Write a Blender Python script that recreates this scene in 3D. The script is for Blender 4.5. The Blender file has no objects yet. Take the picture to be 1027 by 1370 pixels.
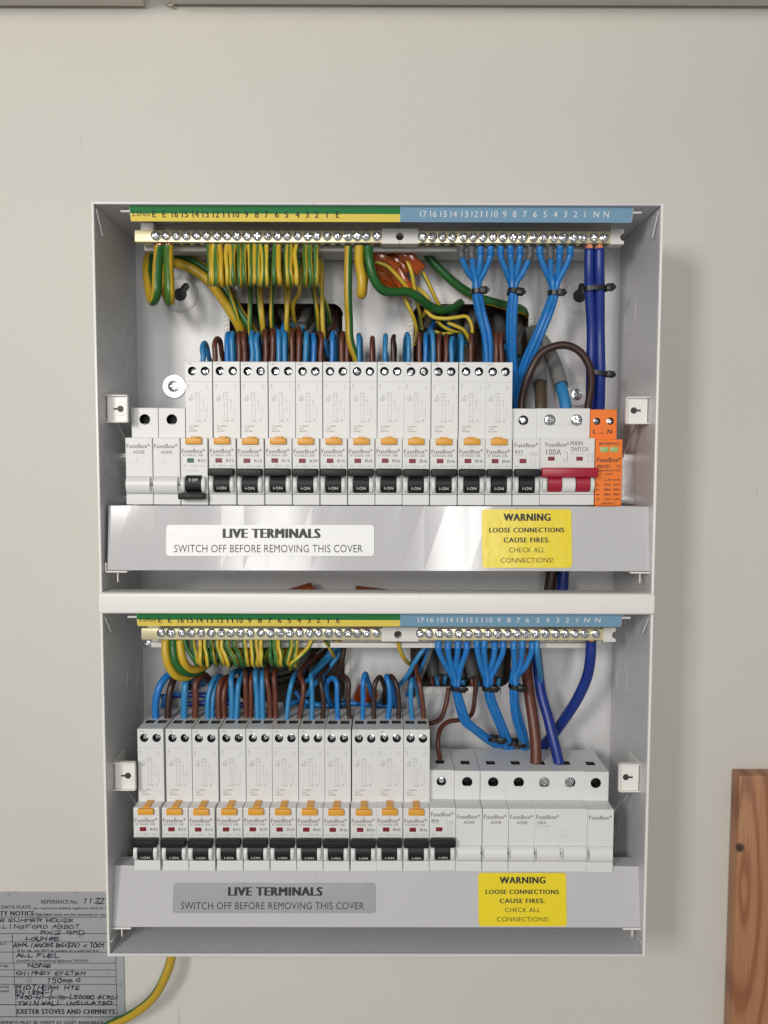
import bpy, bmesh, math, random
from mathutils import Vector, Matrix
random.seed(7)
SC = bpy.context.scene
COL = SC.collection
R = math.radians

# ------------------------------------------------------------------ camera
CAM = Vector((.0035, -.6044, .0874)); PITCH, YAW, ROLL, FPX = -.0675, .0018, .0022, 1080.0
D = .0881                                  # depth of the enclosure
_f = Vector((math.sin(YAW)*math.cos(PITCH), math.cos(YAW)*math.cos(PITCH), math.sin(PITCH)))
_r = Vector((math.cos(YAW), -math.sin(YAW), 0)); _u = _r.cross(_f)
RIGHT = _r*math.cos(ROLL) + _u*math.sin(ROLL); UP = -_r*math.sin(ROLL) + _u*math.cos(ROLL)
cam_data = bpy.data.cameras.new('camera'); cam = bpy.data.objects.new('camera', cam_data); COL.objects.link(cam)
cam_data.sensor_fit = 'VERTICAL'; cam_data.sensor_height = 36; cam_data.lens = 36*FPX/1370
cam_data.clip_start = .01; cam_data.clip_end = 50
cam.matrix_world = Matrix(((RIGHT.x, UP.x, -_f.x, CAM.x), (RIGHT.y, UP.y, -_f.y, CAM.y), (RIGHT.z, UP.z, -_f.z, CAM.z), (0, 0, 0, 1)))
SC.camera = cam

# ------------------------------------------------------------------ light of the room
world = bpy.data.worlds.new('World'); SC.world = world; world.use_nodes = True
bg = world.node_tree.nodes['Background']; bg.inputs[0].default_value = (1.0, .985, .965, 1); bg.inputs[1].default_value = .24
def area(name, loc, target, sx, sy, power, col):
    l = bpy.data.lights.new(name, 'AREA'); l.shape = 'RECTANGLE'; l.size = sx; l.size_y = sy; l.energy = power; l.color = col
    o = bpy.data.objects.new(name, l); COL.objects.link(o); o.location = loc
    o.rotation_euler = (Vector(target) - Vector(loc)).to_track_quat('-Z', 'Y').to_euler()
    return o
area('window_light', (-.62, -1.28, .40), (0, 0, -.12), .20, .30, 8.2, (1, .96, .90))
area('far_window_light', (-.42, -2.6, .42), (0, 0, -.15), .32, 1.1, 14, (1, .985, .96))
area('door_pane_light', (.255, -2.4, .42), (.02, 0, -.05), .15, 1.0, 8.5, (1, .985, .96))
SC.view_settings.view_transform = 'Standard'; SC.view_settings.look = 'None'; SC.view_settings.gamma = 1
SC.view_settings.use_curve_mapping = False; SC.view_settings.exposure = 0.0

# ------------------------------------------------------------------ helpers
def P(px, py, q):
    """photo pixel + distance q from the wall -> point in the room"""
    d = _f + RIGHT*((px-513.5)/FPX) + UP*((685-py)/FPX)
    return CAM + d*((-q-CAM.y)/d.y)
def X(px, q, py=600): return P(px, py, q).x
def Z(py, q, px=510): return P(px, py, q).z

MATS = {}
def mat(name, col, rough=.5, metal=0, var=.06, vscale=60, bump=0, bscale=900, trans=0, coat=0, spec=.5, sss=0):
    m = bpy.data.materials.new(name); m.use_nodes = True; nt = m.node_tree; b = nt.nodes['Principled BSDF']
    b.inputs['Roughness'].default_value = rough; b.inputs['Metallic'].default_value = metal
    b.inputs['Transmission Weight'].default_value = trans; b.inputs['Coat Weight'].default_value = coat
    b.inputs['Specular IOR Level'].default_value = spec
    tc = nt.nodes.new('ShaderNodeTexCoord')
    nz = nt.nodes.new('ShaderNodeTexNoise'); nz.inputs['Scale'].default_value = vscale; nz.inputs['Detail'].default_value = 5
    nt.links.new(tc.outputs['Object'], nz.inputs['Vector'])
    mx = nt.nodes.new('ShaderNodeMix'); mx.data_type = 'RGBA'
    mx.inputs['A'].default_value = tuple(c*(1-var) for c in col)+(1,); mx.inputs['B'].default_value = tuple(min(1, c*(1+var)) for c in col)+(1,)
    nt.links.new(nz.outputs['Fac'], mx.inputs['Factor']); nt.links.new(mx.outputs['Result'], b.inputs['Base Color'])
    mr = nt.nodes.new('ShaderNodeMapRange'); mr.inputs['To Min'].default_value = max(.02, rough*.8); mr.inputs['To Max'].default_value = min(1, rough*1.2)
    nt.links.new(nz.outputs['Fac'], mr.inputs['Value']); nt.links.new(mr.outputs['Result'], b.inputs['Roughness'])
    if bump:
        n2 = nt.nodes.new('ShaderNodeTexNoise'); n2.inputs['Scale'].default_value = bscale; n2.inputs['Detail'].default_value = 3
        nt.links.new(tc.outputs['Object'], n2.inputs['Vector'])
        bp = nt.nodes.new('ShaderNodeBump'); bp.inputs['Strength'].default_value = bump; bp.inputs['Distance'].default_value = .0004
        nt.links.new(n2.outputs['Fac'], bp.inputs['Height']); nt.links.new(bp.outputs['Normal'], b.inputs['Normal'])
    MATS[name] = m; return m

mat('wall_paint', (.605, .583, .535), .6, var=.075, vscale=5, bump=.65, bscale=190)
def wall_marks():
    m = MATS['wall_paint']; nt = m.node_tree; N = nt.nodes.new; L = nt.links.new; b = nt.nodes['Principled BSDF']
    tc = N('ShaderNodeTexCoord'); mp = N('ShaderNodeMapping'); mp.inputs['Scale'].default_value = (130, 1, 14); mp.inputs['Rotation'].default_value = (0, .12, 0); L(tc.outputs['Object'], mp.inputs['Vector'])
    n = N('ShaderNodeTexNoise'); n.inputs['Scale'].default_value = 1; n.inputs['Detail'].default_value = 2; L(mp.outputs[0], n.inputs['Vector'])
    r = N('ShaderNodeMapRange'); r.inputs['From Min'].default_value = .715; r.inputs['From Max'].default_value = .80; r.inputs['To Max'].default_value = .5; L(n.outputs['Fac'], r.inputs['Value'])
    old = b.inputs['Base Color'].links[0].from_socket; mx = N('ShaderNodeMix'); mx.data_type = 'RGBA'; mx.inputs['B'].default_value = (.36, .33, .29, 1)
    L(r.outputs[0], mx.inputs['Factor']); L(old, mx.inputs['A']); L(mx.outputs['Result'], b.inputs['Base Color'])
wall_marks()
mat('board_paint', (.60, .56, .50), .6, var=.05, vscale=9, bump=.4, bscale=120)
mat('powder_coat', (.61, .607, .615), .28, var=.035, vscale=30, bump=.2, bscale=1500)
mat('cover_coat', (.53, .527, .54), .11, var=.02, vscale=18, bump=.06, bscale=35)
mat('bar_coat', (.80, .785, .745), .3, var=.03, vscale=20, bump=.1, bscale=1500)
mat('white_plastic', (.71, .71, .70), .38, var=.02, vscale=70, bump=.08, bscale=2500)
mat('holder_plastic', (.68, .67, .64), .4, var=.03)
mat('grommet_plastic', (.72, .71, .68), .5, var=.03)
mat('black_plastic', (.008, .008, .009), .5, var=.15, bump=.1, spec=.35)
mat('well_dark', (.035, .033, .03), .5, var=.2)
mat('hole_black', (.012, .012, .012), .6)
mat('amber_button', (.72, .34, .035), .4, var=.05)
mat('red_plastic', (.36, .012, .035), .33, var=.06)
mat('orange_plastic', (.86, .19, .012), .42, var=.04)
mat('red_flag', (.20, .006, .014), .45, var=.25, vscale=500)
mat('green_flag', (.01, .10, .05), .45, var=.25, vscale=500)
mat('pale_green_flag', (.33, .5, .2), .3, var=.2, vscale=400)
mat('print_grey', (.19, .18, .18), .6)
mat('print_light', (.42, .41, .40), .6)
mat('print_mid', (.17, .165, .16), .6)
mat('print_faint', (.40, .39, .38), .6)
mat('print_black', (.018, .017, .018), .5)
mat('print_white', (.8, .8, .8), .5)
mat('brass', (.86, .78, .50), .36, metal=.55, var=.06)
mat('zinc', (.78, .79, .81), .2, metal=1, var=.1, vscale=300, bump=.1)
mat('zinc_pale', (.82, .82, .82), .33, metal=.75, var=.05)
mat('copper', (.72, .32, .19), .38, metal=.8, var=.2, vscale=900)
mat('wire_blue', (.013, .17, .50), .36, var=.10, bump=.08)
mat('wire_light_blue', (.03, .215, .46), .38, var=.10, bump=.08)
mat('wire_royal', (.009, .030, .215), .36, var=.10, bump=.08)
mat('wire_brown', (.115, .034, .018), .40, var=.15, bump=.08)
mat('wire_dark_brown', (.040, .018, .012), .40, var=.15, bump=.08)
mat('wire_grey_brown', (.075, .05, .03), .5, var=.12, bump=.1)
mat('sleeve_grey', (.095, .095, .1), .5, var=.1)
mat('sheath_grey', (.20, .198, .19), .55, var=.1, bump=.15)
mat('tie_black', (.008, .008, .008), .35)
mat('sticker_white', (.80, .80, .80), .3, var=.02, bump=.5, bscale=90)
mat('sticker_silver', (.36, .37, .385), .34, metal=.25, var=.03)
mat('sticker_yellow', (.82, .65, .02), .24, var=.03, bump=.8, bscale=70)
mat('label_green', (.02, .19, .055), .36, var=.04)
mat('label_yellow', (.80, .63, .11), .36, var=.03)
mat('label_blue', (.19, .35, .49), .36, var=.03)
mat('amber_clear', (.62, .13, .016), .12, trans=.6, var=.25, vscale=200)
mat('clear_plastic', (.8, .8, .8), .12, trans=.85, var=.02)
mat('recess_timber', (.30, .235, .18), .8, var=.5, vscale=40)
mat('plate_metal', (.40, .41, .44), .42, metal=.25, var=.05, vscale=30)
mat('plate_ink', (.02, .02, .03), .5)
mat('pen_ink', (.012, .014, .03), .45)

def scuffs(name, col, amt=.35, sc=(260, 260, 60), lo=.70):
    nt = MATS[name].node_tree; N = nt.nodes.new; L = nt.links.new; b = nt.nodes['Principled BSDF']
    tc = N('ShaderNodeTexCoord'); mp = N('ShaderNodeMapping'); mp.inputs['Scale'].default_value = sc; mp.inputs['Rotation'].default_value = (.3, .5, .2); L(tc.outputs['Object'], mp.inputs['Vector'])
    n = N('ShaderNodeTexNoise'); n.inputs['Scale'].default_value = 1; n.inputs['Detail'].default_value = 3; L(mp.outputs[0], n.inputs['Vector'])
    r = N('ShaderNodeMapRange'); r.inputs['From Min'].default_value = lo; r.inputs['From Max'].default_value = lo+.06; r.inputs['To Max'].default_value = amt; L(n.outputs['Fac'], r.inputs['Value'])
    old = b.inputs['Base Color'].links[0].from_socket; mx = N('ShaderNodeMix'); mx.data_type = 'RGBA'; mx.inputs['B'].default_value = col+(1,)
    L(r.outputs[0], mx.inputs['Factor']); L(old, mx.inputs['A']); L(mx.outputs['Result'], b.inputs['Base Color'])
scuffs('powder_coat', (.30, .29, .28)); scuffs('cover_coat', (.34, .34, .35), .3, (200, 200, 40), .72); scuffs('bar_coat', (.5, .48, .44), .3)
scuffs('plate_metal', (.2, .2, .21), .4, (90, 90, 120), .62); scuffs('wire_blue', (.04, .24, .5), .35, (150, 150, 150), .58); scuffs('wire_brown', (.17, .06, .035), .4, (150, 150, 150), .58)
def gy_mat(name, green, yellow, share):
    m = bpy.data.materials.new(name); m.use_nodes = True; nt = m.node_tree; b = nt.nodes['Principled BSDF']
    b.inputs['Roughness'].default_value = .38
    uv = nt.nodes.new('ShaderNodeUVMap'); sp = nt.nodes.new('ShaderNodeSeparateXYZ'); nt.links.new(uv.outputs['UV'], sp.inputs[0])
    fr = nt.nodes.new('ShaderNodeMath'); fr.operation = 'FRACT'; nt.links.new(sp.outputs['X'], fr.inputs[0])
    nz = nt.nodes.new('ShaderNodeTexNoise'); nz.inputs['Scale'].default_value = 90
    tc = nt.nodes.new('ShaderNodeTexCoord'); nt.links.new(tc.outputs['Object'], nz.inputs['Vector'])
    ad = nt.nodes.new('ShaderNodeMath'); ad.operation = 'MULTIPLY_ADD'; ad.inputs[1].default_value = .07
    nt.links.new(nz.outputs['Fac'], ad.inputs[0]); nt.links.new(fr.outputs[0], ad.inputs[2])
    rp = nt.nodes.new('ShaderNodeValToRGB'); e = rp.color_ramp.elements
    e[0].position = 0; e[0].color = green+(1,); e[1].position = share; e[1].color = green+(1,)
    a = e.new(share+.03); a.color = yellow+(1,); a = e.new(.97); a.color = yellow+(1,); a = e.new(1.0); a.color = green+(1,)
    nt.links.new(ad.outputs[0], rp.inputs[0]); nt.links.new(rp.outputs[0], b.inputs['Base Color'])
    MATS[name] = m
gy_mat('earth_stripe', (.055, .165, .035), (.60, .43, .035), .36)
gy_mat('earth_green', (.018, .115, .022), (.46, .30, .02), .60)
gy_mat('earth_yellow', (.055, .145, .02), (.55, .355, .02), .22)

def pine_mat():
    m = bpy.data.materials.new('pine'); m.use_nodes = True; nt = m.node_tree; b = nt.nodes['Principled BSDF']; N = nt.nodes.new; L = nt.links.new
    b.inputs['Roughness'].default_value = .42
    tc = N('ShaderNodeTexCoord'); mp = N('ShaderNodeMapping'); mp.inputs['Scale'].default_value = (1, 1, .15); L(tc.outputs['Object'], mp.inputs['Vector'])
    nz = N('ShaderNodeTexNoise'); nz.inputs['Scale'].default_value = 45; nz.inputs['Detail'].default_value = 3; L(mp.outputs[0], nz.inputs['Vector'])
    mix = N('ShaderNodeMix'); mix.data_type = 'VECTOR'; mix.inputs['Factor'].default_value = .011
    L(mp.outputs[0], mix.inputs['A']); L(nz.outputs['Color'], mix.inputs['B'])
    wv = N('ShaderNodeTexWave'); wv.wave_type = 'RINGS'; wv.rings_direction = 'Y'; wv.inputs['Scale'].default_value = 40; wv.inputs['Distortion'].default_value = 1.6
    wv.inputs['Detail'].default_value = 2; L(mix.outputs['Result'], wv.inputs['Vector'])
    rp = N('ShaderNodeValToRGB'); e = rp.color_ramp.elements
    e[0].color = (.40, .19, .088, 1); e[0].position = .1; e[1].color = (.27, .105, .044, 1); e[1].position = .97
    x = e.new(.6); x.color = (.375, .17, .077, 1)
    L(wv.outputs['Fac'], rp.inputs[0])
    kn = N('ShaderNodeVectorMath'); kn.operation = 'DISTANCE'; kn.inputs[1].default_value = (-.0105, -.0143, .0005)
    m2 = N('ShaderNodeMapping'); m2.inputs['Scale'].default_value = (1, 1, 1); L(tc.outputs['Object'], m2.inputs['Vector']); L(m2.outputs[0], kn.inputs[0])
    mr = N('ShaderNodeMapRange'); mr.inputs['From Min'].default_value = .0022; mr.inputs['From Max'].default_value = .0045; L(kn.outputs['Value'], mr.inputs['Value'])
    fin = N('ShaderNodeMix'); fin.data_type = 'RGBA'; fin.inputs['A'].default_value = (.03, .012, .006, 1)
    m3 = N('ShaderNodeMapping'); m3.inputs['Scale'].default_value = (900, 900, 18); L(tc.outputs['Object'], m3.inputs['Vector'])
    n3 = N('ShaderNodeTexNoise'); n3.inputs['Scale'].default_value = 1; n3.inputs['Detail'].default_value = 4; L(m3.outputs[0], n3.inputs['Vector'])
    r3 = N('ShaderNodeMapRange'); r3.inputs['From Min'].default_value = .3; r3.inputs['From Max'].default_value = .75; r3.inputs['To Min'].default_value = 1.12; r3.inputs['To Max'].default_value = .78; L(n3.outputs['Fac'], r3.inputs['Value'])
    ml = N('ShaderNodeVectorMath'); ml.operation = 'SCALE'; L(rp.outputs[0], ml.inputs[0]); L(r3.outputs[0], ml.inputs['Scale'])
    bp = N('ShaderNodeBump'); bp.inputs['Strength'].default_value = .25; bp.inputs['Distance'].default_value = .0003; L(n3.outputs['Fac'], bp.inputs['Height']); L(bp.outputs['Normal'], b.inputs['Normal'])
    L(mr.outputs[0], fin.inputs['Factor']); L(ml.outputs[0], fin.inputs['B']); L(fin.outputs['Result'], b.inputs['Base Color'])
    MATS['pine'] = m
pine_mat()

def tag(o, label, cat, group=None):
    o['label'] = label; o['category'] = cat
    if group: o['group'] = group
    return o
def thing(name, loc, label, cat, group=None):
    o = bpy.data.objects.new(name, None); COL.objects.link(o); o.location = loc; o.empty_display_size = .01
    return tag(o, label, cat, group)
def link(name, me, parent=None, loc=None):
    o = bpy.data.objects.new(name, me); COL.objects.link(o)
    if parent: o.parent = parent
    if loc is not None: o.location = loc
    return o
def finish(bm, name, mats, smooth=True):
    bmesh.ops.recalc_face_normals(bm, faces=bm.faces)
    me = bpy.data.meshes.new(name); bm.to_mesh(me); bm.free()
    for m in ([mats] if isinstance(mats, str) else mats): me.materials.append(MATS[m])
    if smooth:
        for p in me.polygons: p.use_smooth = True
        me.set_sharp_from_angle(angle=R(24))
    return me
def bbox(bm, x0, x1, y0, y1, z0, z1, bev=0, seg=2, mi=0):
    r = bmesh.ops.create_cube(bm, size=1); vs = r['verts']
    for v in vs:
        v.co = Vector((x0 if v.co.x < 0 else x1, y0 if v.co.y < 0 else y1, z0 if v.co.z < 0 else z1))
    fs = set(f for v in vs for f in v.link_faces)
    for f in fs: f.material_index = mi
    if bev:
        es = list(set(e for v in vs for e in v.link_edges))
        rr = bmesh.ops.bevel(bm, geom=es, offset=bev, segments=seg, profile=.5, affect='EDGES')
        for f in rr['faces']: f.material_index = mi
    return vs
def box_mesh(name, m, x0, x1, y0, y1, z0, z1, bev=0, seg=2):
    bm = bmesh.new(); bbox(bm, x0, x1, y0, y1, z0, z1, bev, seg); return finish(bm, name, m)
def lathe(bm, prof, n=20, mi=0, ctr=(0, 0, 0)):
    """prof: list of (radius, y); axis along y (towards the viewer is -y)"""
    rings = []
    for r, y in prof:
        if r < 1e-6: rings.append([bm.verts.new((ctr[0], ctr[1]+y, ctr[2]))])
        else: rings.append([bm.verts.new((ctr[0]+r*math.cos(2*math.pi*i/n), ctr[1]+y, ctr[2]+r*math.sin(2*math.pi*i/n))) for i in range(n)])
    for a, b in zip(rings, rings[1:]):
        for i in range(n):
            j = (i+1) % n
            if len(a) == 1 and len(b) == 1: continue
            if len(a) == 1: f = bm.faces.new((a[0], b[i], b[j]))
            elif len(b) == 1: f = bm.faces.new((a[i], a[j], b[0]))
            else: f = bm.faces.new((a[i], a[j], b[j], b[i]))
            f.material_index = mi
def screw_mesh(name, r, h, m='zinc', rec=.45):
    """pan head with a pressed cross, facing -y"""
    bm = bmesh.new(); n = 28
    rad = [0, .14, .28, .42, .56, .70, .86, .96, 1.0, 1.0]
    rings = []
    for k, t in enumerate(rad):
        y = -h*(1-.35*t*t) if k < 8 else (-h*.45 if k == 8 else 0)
        row = []
        for i in range(1 if t == 0 else n):
            a = 2*math.pi*i/n; x, z = r*t*math.cos(a), r*t*math.sin(a)
            yy = y
            if t < .62 and (abs(x) < .16*r or abs(z) < .16*r): yy += rec*h*1.6*(1-.5*t)
            row.append(bm.verts.new((x, yy, z)))
        rings.append(row)
    for a, b in zip(rings, rings[1:]):
        for i in range(n):
            j = (i+1) % n
            bm.faces.new((a[0], b[i], b[j]) if len(a) == 1 else (a[i], a[j], b[j], b[i]))
    return finish(bm, name, m)

# ---- lettering
_tc = {}
def glyphs(s, bold=0, res=3, sp=1.04):
    k = (s, sp)
    if k not in _tc:
        cu = bpy.data.curves.new('t', 'FONT'); cu.body = s; cu.size = 1; cu.resolution_u = res; cu.offset = bold; cu.space_character = sp
        o = bpy.data.objects.new('t', cu); me = o.to_mesh()
        v = [(q.co.x, q.co.y) for q in me.vertices]; f = [tuple(p.vertices) for p in me.polygons]
        o.to_mesh_clear(); bpy.data.objects.remove(o); bpy.data.curves.remove(cu); _tc[k] = (v, f)
    return _tc[k]
HANDS = dict(A='00 14 26 34 40/12 33', B='00 06 35 44 33 03/33 42 41 30 00', C='45 26 04 02 10 41', D='00 06 35 43 41 20 00', E='45 06 00 41/03 33', F='00 06 46/03 33', G='45 26 03 10 31 43 23', H='00 06/40 46/03 43', I='20 26', L='06 00 41', M='00 06 23 46 40', N='00 06 40 46',
    O='26 04 01 20 41 44 26', P='00 06 35 44 33 03', Q='26 04 01 20 41 44 26/22 40', R='00 06 35 44 33 03/23 40', S='45 26 04 13 32 41 20 01', T='06 46/26 20', U='06 01 20 41 46', V='06 20 46', W='06 10 23 30 46', X='00 46/06 40', Y='06 23 46/23 20', Z='06 46 00 40', m='00 04/03 14 23 20/23 34 43 40', t='26 21 30/14 34')
HANDS.update({'1': '15 26 20', '2': '05 26 45 33 00 40', '3': '06 46 23 42 30 01', '4': '36 02 42/34 30', '5': '46 06 04 34 42 30 00', '6': '36 03 01 20 41 32 03', '8': '23 05 26 45 23 01 20 41 23', '9': '43 13 05 26 45 40', '0': '26 04 01 20 41 44 26', '-': '03 43', '(': '36 14 12 30', ')': '16 34 32 10', '<': '45 03 41', '%': '04 15 24 13 04/30 21'})
class Ink:
    """flat print collected into one mesh in the local x-z plane facing -y"""
    def __init__(s): s.v = []; s.f = []; s.m = []
    def text(s, t, cx, cz, h, width=None, bold=0, al='C', mi=0, wob=0, slant=0):
        strike, bold = bold*2.2, 0
        v, f = glyphs(t, bold, 3, 1.13 if strike > .05 else 1.04)
        if not v: return
        x0 = min(p[0] for p in v); x1 = max(p[0] for p in v); k = h/.69
        kx = k if width is None else width/(x1-x0)
        ox = cx - {'C': (x0+x1)/2, 'L': x0, 'R': x1}[al]*kx; o = len(s.v); ph = random.random()*9
        for x, z in v:
            X_ = ox+x*kx + slant*z*k; Z_ = cz+(z-.345)*k
            if wob:
                X_ += wob*h*math.sin(Z_*1400+X_*330+ph); Z_ += wob*h*math.sin(X_*1000+ph*2)+wob*h*.8*math.sin(X_*230+ph)
            s.v.append((X_, 0, Z_))
        for q in f: s.f.append(tuple(i+o for i in q)); s.m.append(mi)
        if strike:
            n = len(v)
            for j, dx in enumerate((-strike, strike)):
                o2 = len(s.v); s.v += [(a+dx*h, b-.000012*(j+1), c) for a, b, c in s.v[o:o+n]]
                for q in f: s.f.append(tuple(i+o2 for i in q)); s.m.append(mi)
    def hand(s, t, x, z, h, w, th):
        gl = [HANDS.get(c, '') for c in t]; adv = [5.6 if g else 3.2 for g in gl]; kx = w/sum(adv); k = h/6; px = 0
        for g, a in zip(gl, adv):
            jx, jz, js = random.uniform(-.5, .5), random.uniform(-.7, .7), random.uniform(.75, 1.2)
            for pl in g.split('/') if g else ():
                pts = [(x+(px+(int(p[0])+jx+random.uniform(-.42, .42)))*kx+.22*int(p[1])*k, z+((int(p[1])-3)*js+jz+random.uniform(-.42, .42))*k) for p in pl.split()]
                for (xa, za), (xb, zb_) in zip(pts, pts[1:]):
                    d = math.hypot(xb-xa, zb_-za) or 1e-9; ux_, uz_ = (xb-xa)/d*th*.5, (zb_-za)/d*th*.5; o = len(s.v)
                    s.v += [(xa-ux_-uz_, 0, za-uz_+ux_), (xa-ux_+uz_, 0, za-uz_-ux_), (xb+ux_+uz_, 0, zb_+uz_-ux_), (xb+ux_-uz_, 0, zb_+uz_+ux_)]; s.f.append((o, o+1, o+2, o+3)); s.m.append(0)
            px += a
    def rect(s, x0, x1, z0, z1, mi=0):
        o = len(s.v); s.v += [(x0, 0, z0), (x1, 0, z0), (x1, 0, z1), (x0, 0, z1)]; s.f.append((o, o+1, o+2, o+3)); s.m.append(mi)
    def frame(s, x0, x1, z0, z1, t, mi=0):
        s.rect(x0, x1, z0, z0+t, mi); s.rect(x0, x1, z1-t, z1, mi); s.rect(x0, x0+t, z0+t, z1-t, mi); s.rect(x1-t, x1, z0+t, z1-t, mi)
    def mesh(s, name, mats):
        me = bpy.data.meshes.new(name); me.from_pydata(s.v, [], s.f)
        for m in ([mats] if isinstance(mats, str) else mats): me.materials.append(MATS[m])
        for p, k in zip(me.polygons, s.m): p.material_index = k
        return me

# ---- tubes
def spline(pts, step=.0016):
    n = len(pts); out = []
    for i in range(n-1):
        p0 = pts[i-1] if i else pts[0]*2-pts[1]; p1, p2 = pts[i], pts[i+1]; p3 = pts[i+2] if i+2 < n else pts[-1]*2-pts[-2]
        L = (p2-p1).length; k = max(2, min(14, int(L/step)))
        t0, t1 = 0, max(1e-6, (p1-p0).length**.5); t2 = t1+max(1e-6, L**.5); t3 = t2+max(1e-6, (p3-p2).length**.5)
        for j in range(k):
            t = t1+(t2-t1)*j/k
            a1 = p0*((t1-t)/(t1-t0))+p1*((t-t0)/(t1-t0)); a2 = p1*((t2-t)/(t2-t1))+p2*((t-t1)/(t2-t1)); a3 = p2*((t3-t)/(t3-t2))+p3*((t-t2)/(t3-t2))
            b1 = a1*((t2-t)/(t2-t0))+a2*((t-t0)/(t2-t0)); b2 = a2*((t3-t)/(t3-t1))+a3*((t-t1)/(t3-t1))
            out.append(b1*((t2-t)/(t2-t1))+b2*((t-t1)/(t2-t1)))
    out.append(pts[-1]); return out
def tube_mesh(name, path, r, m, seg=12, phase=0, twist=0, closed_ends=True):
    o = path[0]; n = len(path); vs = []; fs = []; uv = []
    T = [(path[min(i+1, n-1)]-path[max(i-1, 0)]).normalized() for i in range(n)]
    ref = Vector((0, -1, 0)); s = 0
    nrm = (ref - T[0]*ref.dot(T[0]))
    if nrm.length < 1e-3: nrm = Vector((1, 0, 0)) - T[0]*T[0].x
    nrm.normalize(); S = []
    for i in range(n):
        if i:
            s += (path[i]-path[i-1]).length
            nrm = (nrm - T[i]*nrm.dot(T[i])).normalized()
        bn = T[i].cross(nrm); S.append(s)
        rr = r(i/(n-1)) if callable(r) else r
        for k in range(seg):
            a = 2*math.pi*k/seg; vs.append(path[i]-o+nrm*(rr*math.cos(a))+bn*(rr*math.sin(a)))
    for i in range(n-1):
        for k in range(seg):
            j = (k+1) % seg; fs.append((i*seg+k, i*seg+j, (i+1)*seg+j, (i+1)*seg+k))
            for (ii, kk) in ((i, k), (i, k+1), (i+1, k+1), (i+1, k)): uv.append((kk/seg+phase+twist*S[ii], S[ii]))
    if closed_ends:
        fs.append(tuple(range(seg))); fs.append(tuple((n-1)*seg+k for k in reversed(range(seg)))); uv += [(phase+.5, 0)]*(2*seg)
    me = bpy.data.meshes.new(name); me.from_pydata(vs, [], fs); me.materials.append(MATS[m])
    l = me.uv_layers.new(name='UVMap')
    for i, c in enumerate(uv): l.data[i].uv = c
    for p in me.polygons: p.use_smooth = True
    return me
def px_path(pts): return spline([P(*p) for p in pts])
def wire(name, pts, r, m, label, group=None, cat='wire', phase=None, twist=None, parent=None, seg=12):
    pts = [pts[0]]+[(a+random.gauss(0, .6), b+random.gauss(0, .6), c+random.gauss(0, .0004)) for a, b, c in pts[1:]]
    path = px_path(pts)
    me = tube_mesh(name, path, r, m, seg, random.random() if phase is None else phase, random.uniform(-9, 9) if twist is None else twist)
    o = link(name, me, parent, path[0] if parent is None else path[0]-parent.location)
    if parent is None: tag(o, label, cat, group)
    o_path[:] = path
    return o
o_path = []

# ------------------------------------------------------------------ setting: wall with two cable openings, recess behind it
def fill_loops(bm, loops, y):
    es = []
    for lp in loops:
        vs = [bm.verts.new((x, y, z)) for x, z in lp]
        es += [bm.edges.new((vs[i], vs[(i+1) % len(vs)])) for i in range(len(vs))]
    return bmesh.ops.triangle_fill(bm, use_beauty=True, use_dissolve=False, edges=es)
def rrect(x0, x1, z0, z1, r, n=6):
    out = []
    for cx, cz, a0 in ((x1-r, z1-r, 0), (x0+r, z1-r, 90), (x0+r, z0+r, 180), (x1-r, z0+r, 270)):
        out += [(cx+r*math.cos(R(a0+90*i/n)), cz+r*math.sin(R(a0+90*i/n))) for i in range(n+1)]
    return out
QP = .004                                   # inner face of the enclosure's back plate
OPEN = [(306, 459, 406, 520), (552, 708, 406, 520), (318, 462, 846, 940), (549, 684, 848, 919)]
OP = [(X(a, QP, c), X(b, QP, c), Z(d, QP), Z(c, QP)) for a, b, c, d in OPEN]
bm = bmesh.new()
fill_loops(bm, [[(-1.6, -1.6), (1.6, -1.6), (1.6, 1.4), (-1.6, 1.4)]] + [[(a-.002, c-.002), (b+.002, c-.002), (b+.002, d+.002), (a-.002, d+.002)] for a, b, c, d in OP], 0)
w = link('wall', finish(bm, 'wall', 'wall_paint', False)); w['kind'] = 'structure'
bm = bmesh.new()
for a, b, c, d in OP:
    a -= .004; b += .004; c -= .004; d += .004; e = .07
    v = [bm.verts.new(p) for p in ((a, 0.0005, c), (b, .0005, c), (b, .0005, d), (a, .0005, d), (a, e, c), (b, e, c), (b, e, d), (a, e, d))]
    for q in ((4, 5, 6, 7), (0, 1, 5, 4), (1, 2, 6, 5), (2, 3, 7, 6), (3, 0, 4, 7)): bm.faces.new([v[i] for i in q])
w = link('wall_recess', finish(bm, 'wall_recess', 'recess_timber', False)); w['kind'] = 'structure'

# boards overhead
zb = Z(12, 0)
for xa, xb, zz, lb in ((-1.2, X(196, 0, 12), zb-.0008, 'painted overhead board ending at a dark gap, shorter stretch'), (X(221, 0, 12), 1.2, zb+.0006, 'long painted overhead board with a chipped corner by the gap')):
    t = tag(link('overhead_board', box_mesh('overhead_board', 'board_paint', xa, xb, -.05, -.0035, zz, zz+.018, .0012)), lb, 'board')
    if xb > 1:
        c = link('paint_chip', tube_mesh('paint_chip', spline([Vector((X(224, .004, 12), -.0045, zz+.001)), Vector((X(227, .004, 12), -.005, zz-.0012)), Vector((X(231, .004, 12), -.005, zz-.0008)), Vector((X(233, .004, 12), -.0045, zz+.001))]), .0006, 'board_paint', 6), t)
        c.location = (X(224, .004, 12), -.0045, zz+.001)

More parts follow.
